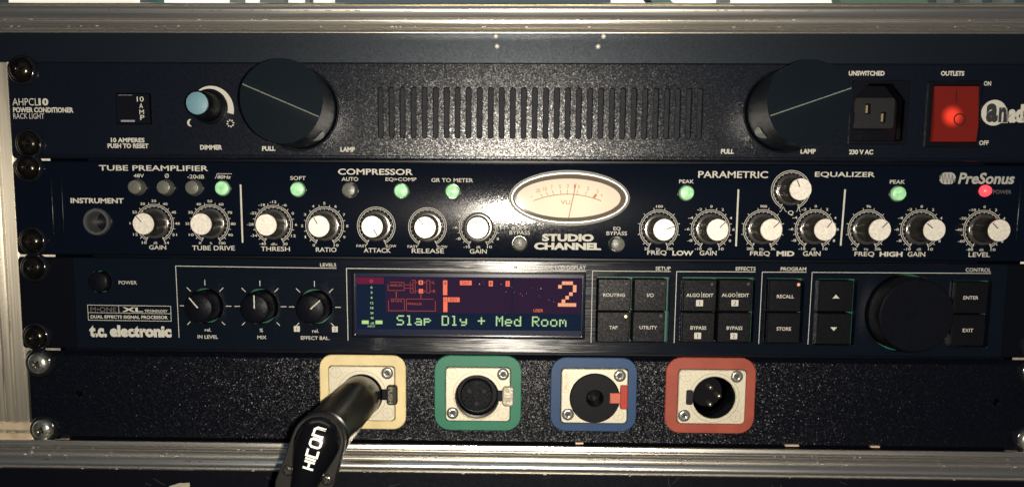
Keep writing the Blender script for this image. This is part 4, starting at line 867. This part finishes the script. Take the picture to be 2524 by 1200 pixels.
# ================================================================== plug and cable
A = Vector((SC[0][0], 0, SC[0][1])); hx, hz = at(788, 1082, -76); Bc = Vector((hx, -76, hz))
plug = thing('audio_plug', (A.x, -2, A.z), 'black right-angled audio plug with white lettering, pushed into the yellow framed socket', 'plug')
PLG = mat('satin_black_metal', (0.0028,0.0028,0.0038), 0.25, 0.0, 0.22); PLG2 = mat('matt_black_metal', (0.010,0.009,0.008), 0.42, 0.0, 0.5)
ax = (Bc - A).normalized()
def along(t): return A + ax*t
Lb = (Bc - A).length
rads = [(1, 9.3), (4, 9.4), (4.4, 9.75), (22, 9.8), (22.6, 9.6), (Lb-13, 10.1), (Lb-8, 10.1), (Lb-7.6, 10.4), (Lb-4.5, 10.4), (Lb-4.2, 9.7), (Lb-1, 9.6)]
MB().tube([along(t) for t, r in rads], [r for t, r in rads], 64).build('plug_barrel', PLG, plug, smooth=35, label='round black plug barrel')
# head: local frame u across, v up (away from the cable), front toward the camera
cab = Vector((-0.30, 0.0, -0.954)).normalized(); vv = -cab; uu = Vector((vv.z, 0, -vv.x))
HC = Bc + Vector((0, -3.0, 0))
def HP(u, v, d): return HC + uu*u + vv*v + Vector((0, -d, 0))
SECT = [(9.9, .5, .9), (9.6, 2.3, 2.7), (8.6, 4.7, 5.0), (7, 6.5, 6.8), (5, 7.7, 8.0), (2.5, 8.5, 8.9), (-0.5, 8.8, 9.3), (-4, 8.2, 9.4), (-9, 6.9, 9.2), (-14, 5.7, 8.7), (-19, 4.9, 8.0), (-24, 4.6, 7.2), (-30, 4.5, 6.4), (-40, 4.4, 5.4)]
def sect(v):
    for (a, b) in zip(SECT, SECT[1:]):
        if b[0] <= v <= a[0]: t = (a[0]-v)/(a[0]-b[0]); return a[1]+(b[1]-a[1])*t, a[2]+(b[2]-a[2])*t
    return SECT[-1][1:]
mb = MB(); n = 40
for (v, wu, wd) in SECT:
    for k in range(n):
        a = 2*math.pi*k/n; ca, sa = math.cos(a), math.sin(a); e = 0.82
        mb.v.append(tuple(HP(wu*math.copysign(abs(ca)**e, ca), v, wd*math.copysign(abs(sa)**e, sa))))
for i in range(len(SECT)-1):
    for k in range(n): k2 = (k+1) % n; mb.f.append((i*n+k, i*n+k2, (i+1)*n+k2, (i+1)*n+k))
mb.f.append(tuple(reversed(range(n)))); mb.f.append(tuple((len(SECT)-1)*n+k for k in range(n)))
hd = mb.build('plug_head', PLG, plug, smooth=40, label='domed right-angled plug head')
def fix_normals(o):
    bm = bmesh.new(); bm.from_mesh(o.data); bmesh.ops.recalc_face_normals(bm, faces=bm.faces); bm.to_mesh(o.data); bm.free()
fix_normals(hd)
# side plates carrying the two screws
outl = [(10.2*math.cos(math.radians(a)), 10.2*math.sin(math.radians(a))) for a in range(0, 181, 12)] + [(-10.6, -10), (-11.4, -20), (-10.6, -25), (-8.0, -28.5), (-3, -34), (3, -34), (8.5, -28), (10.6, -24), (11.0, -18), (10.5, -8)]
fr = [HP(u*0.955, v*0.97, 0.4) for u, v in outl]; fr1 = [HP(u, v, -0.4) for u, v in outl]; bk = [HP(u, v, -5.0) for u, v in outl]; n = len(outl)
mb = MB(); mb.add([tuple(p) for p in fr] + [tuple(p) for p in fr1] + [tuple(p) for p in bk], [tuple(range(n))] + [(i, n+i, n+(i+1) % n, (i+1) % n) for i in range(n)] + [(n+i, 2*n+i, 2*n+(i+1) % n, n+(i+1) % n) for i in range(n)])
o = mb.build('head_plate', PLG2, plug, smooth=25, label='flat plate behind the head'); fix_normals(o)
HS = lathe_mesh('head_screw', [(2.3, -0.5), (2.3, 0.5), (1.9, 1.1), (1.0, 1.4), (0.7, 1.1), (0, 0.8)], mat('dark_steel_screw', (0.16,0.15,0.13), 0.22, 0.9, bump=(700,0.6,(1,1,1),2,0.0004)), 28, 50)
for q in ((170,1060), (500,1140)):
    x, z = za('P', *q, HC.y - 1.2); s = link('head_screw', HS, (x, HC.y - 0.4, z), plug); link('screw_cross', SMX, (x, HC.y - 0.5, z), s, rot=(0, 0.6, 0))
# lettering on the head, drawn with strokes, wrapped on its front
ST5 = {'H': [[(0,0),(0,1)], [(0,.5),(.8,.5)], [(.8,0),(.8,1)]], 'I': [[(0,0),(0,1)]], 'C': [[(.8,1),(0,1),(0,0),(.8,0)]], 'O': [[(.2,0),(0,.2),(0,.8),(.2,1),(.7,1),(.9,.8),(.9,.2),(.7,0),(.2,0)]], 'N': [[(0,0),(0,1),(.6,1),(.8,.8),(.8,0)]]}
def onhead(u, v):
    wu, wd = sect(v); t = min(abs(u)/wu, 0.98); e = 0.82
    ca = t**(1/e); return wd*(math.sqrt(max(1-ca*ca, 0))**e) + 0.07
L0 = -13.6; cur = 0.0; mb = MB(); total = 0.8+.35+0+.35+.8+.35+.9+.35+.8; Lc = 15.2; hgt = 4.0
cxp, czp = za('P', 388, 880, HC.y - 9); off = Vector((cxp, 0, czp)) - Vector((HC.x, 0, HC.z)); uc, vc = off.dot(uu), off.dot(vv)
tilt = 0.0
for ch, wd in zip('HICON', (.8, 0, .8, .9, .8)):
    for st in ST5[ch]:
        pts = []
        for (a, b), (a2, b2) in zip(st, st[1:]):
            for k in range(4): t = k/4; pts.append((a+(a2-a)*t, b+(b2-b)*t))
        pts.append(st[-1])
        P2 = [((cur + a)/total*Lc - Lc/2, (b-0.5)*hgt) for a, b in pts]     # (along, across)
        m2 = MB(); m2.stroke([(-(b), a) for a, b in P2], 0.85, 0)
        mb.add([tuple(HP(uc + v[0], vc + v[2], onhead(uc + v[0], vc + v[2]))) for v in m2.v], m2.f)
    cur += wd + .35
mb.build('head_lettering', mat('white_plug_ink', (0.78,0.78,0.70), 0.5), plug, label='white angular lettering reading HICON')
# cable leaves the head downward (same thing as the plug)
P = [HP(0, -24, 2.5), HP(0, -40, 2.4), HP(0.3, -60, 1.0), HP(1.5, -85, 0), HP(4, -112, -4)]
MB().tube([tuple(p) for p in P], [4.6, 4.4, 3.3, 3.2, 3.2], 20).build('cable', BLKM, plug, smooth=60, label='black cable hanging down')
x_, z_ = za('P', 330, 1130, HC.y-6)
mb = MB(); mb.tube([tuple(HP(-5.2, -21.5, 6.6)), tuple(HP(-2.6, -21.8, 8.15)), tuple(HP(0, -22, 8.5)), tuple(HP(2.6, -21.8, 8.15)), tuple(HP(5.2, -21.5, 6.6))], 0.28, 8); mb.build('strain_clamp', mat('clamp_metal', (0.10,0.095,0.08), 0.2, 0.6), plug, smooth=60)
# ================================================================== scrap of tape on the lower board
tx, tz = at(444, 1199, -7.5); mb = MB()
g = [(-6.2,-4.5,.6),(-3.4,-5,1.4),(0,-5,.7),(3.2,-5,1.5),(5.0,-5,1.0),(-5.4,0.2,.7),(-3.0,1.2,1.9),(-0.2,1.9,.9),(2.5,2.2,1.7),(4.7,2.3,1.2)]
V = [(tx+a, -6.6-c_, tz+b) for a, b, c_ in g]
mb.add(V, [(i, i+1, i+6, i+5) for i in range(4)]); mb.add([(tx-5.8, -7.6, tz-1.6), (tx-7.6, -7.2, tz-2.2), (tx-12, -7.0, tz-3.4), (tx-12, -7.0, tz-4.6), (tx-6, -7.4, tz-3.6)], [(0,1,2,3,4)])
o = mb.build('tape_scrap', mat('cream_tape', (0.34,0.31,0.23), 0.7, bump=(500,0.6,(1,1,1),3,0.0006)), None, smooth=60, label='crumpled cream scrap of tape stuck on the black board under the lower bar', cat='tape'); fix_normals(o)
# ================================================================== what is seen over the top edge
BD = 620
def back(nm, px0, px1, m, dep, label, cat, z_lo=None, slant=0, kind=None, th=20):
    a = at(px0, 14, dep)[0]; b = at(px1, 14, dep)[0]; z0 = at(1250, 40, dep)[1]; z1 = at(1250, -330, dep)[1]
    mb = MB(); mb.add([(a, dep, z0), (b, dep, z0), (b+slant, dep, z1), (a+slant, dep, z1), (a, dep+th, z0), (b, dep+th, z0), (b+slant, dep+th, z1), (a+slant, dep+th, z1)],
       [(0,1,2,3), (5,4,7,6), (4,0,3,7), (1,5,6,2), (3,2,6,7), (4,5,1,0)])
    if kind: return mb.build(nm, m, None, kind=kind)
    return mb.build(nm, m, None, label=label, cat=cat, group=cat + 's seen over the top edge of the case')
WARM = mat('warm_wall_glow', (0.7,0.66,0.6), 0.8, emit=(1.0,0.88,0.74), estr=0.75); WHT = mat('daylit_white', (0.8,0.8,0.76), 0.8, emit=(1.0,1.0,0.88), estr=0.85)  # daylight on the background put in as emission
back('wall', -900, 3600, mat('dim_back_wall', (0.10,0.13,0.14), 0.8), BD+60, '', '', kind='structure')
back('glowing_back_panel', 22, 328, WARM, BD, 'warm bright panel far left behind the case', 'light panel')
back('glowing_back_panel', 388, 818, WHT, BD+8, 'white bright panel left of middle behind the case', 'light panel')
back('glowing_back_panel', 1506, 2085, WHT, BD+8, 'wide white bright panel right of middle behind the case', 'light panel')
GP = mat('grey_green_post', (0.30,0.33,0.30), 0.6); DG = mat('slate_grey_cloth', (0.16,0.21,0.24), 0.8); GRN = mat('pale_green_cloth', (0.22,0.33,0.25), 0.8)
for a, b, l in ((566,592,'slim grey post leftmost against the white panel'), (640,700,'broad grey post left of middle'), (752,763,'thinnest grey post left of middle')): back('post', a, b, GP, 540, l, 'post')
back('hanging_cloth', 830, 1505, DG, 560, 'wide slate grey cloth behind the middle of the case', 'cloth')
back('hanging_cloth', 1640, 1690, GRN, 550, 'narrow pale green cloth slanting before the white panel', 'cloth', slant=-150)
back('hanging_cloth', 2085, 2300, GRN, 550, 'broad pale green cloth right behind the case', 'cloth', slant=-60)
back('hanging_cloth', 368, 388, mat('teal_cloth', (0.08,0.20,0.20), 0.8), 550, 'narrow teal cloth strip left behind the case', 'cloth')
for a, b in ((1776,1800), (2330,2350), (2390,2420), (2470,2500)): back('post', a, b, GP, 540, 'grey green post right behind the case at about %s of the width' % {1776:'two thirds',2330:'nine tenths',2390:'nineteen twentieths',2470:'the far right'}[a], 'post')
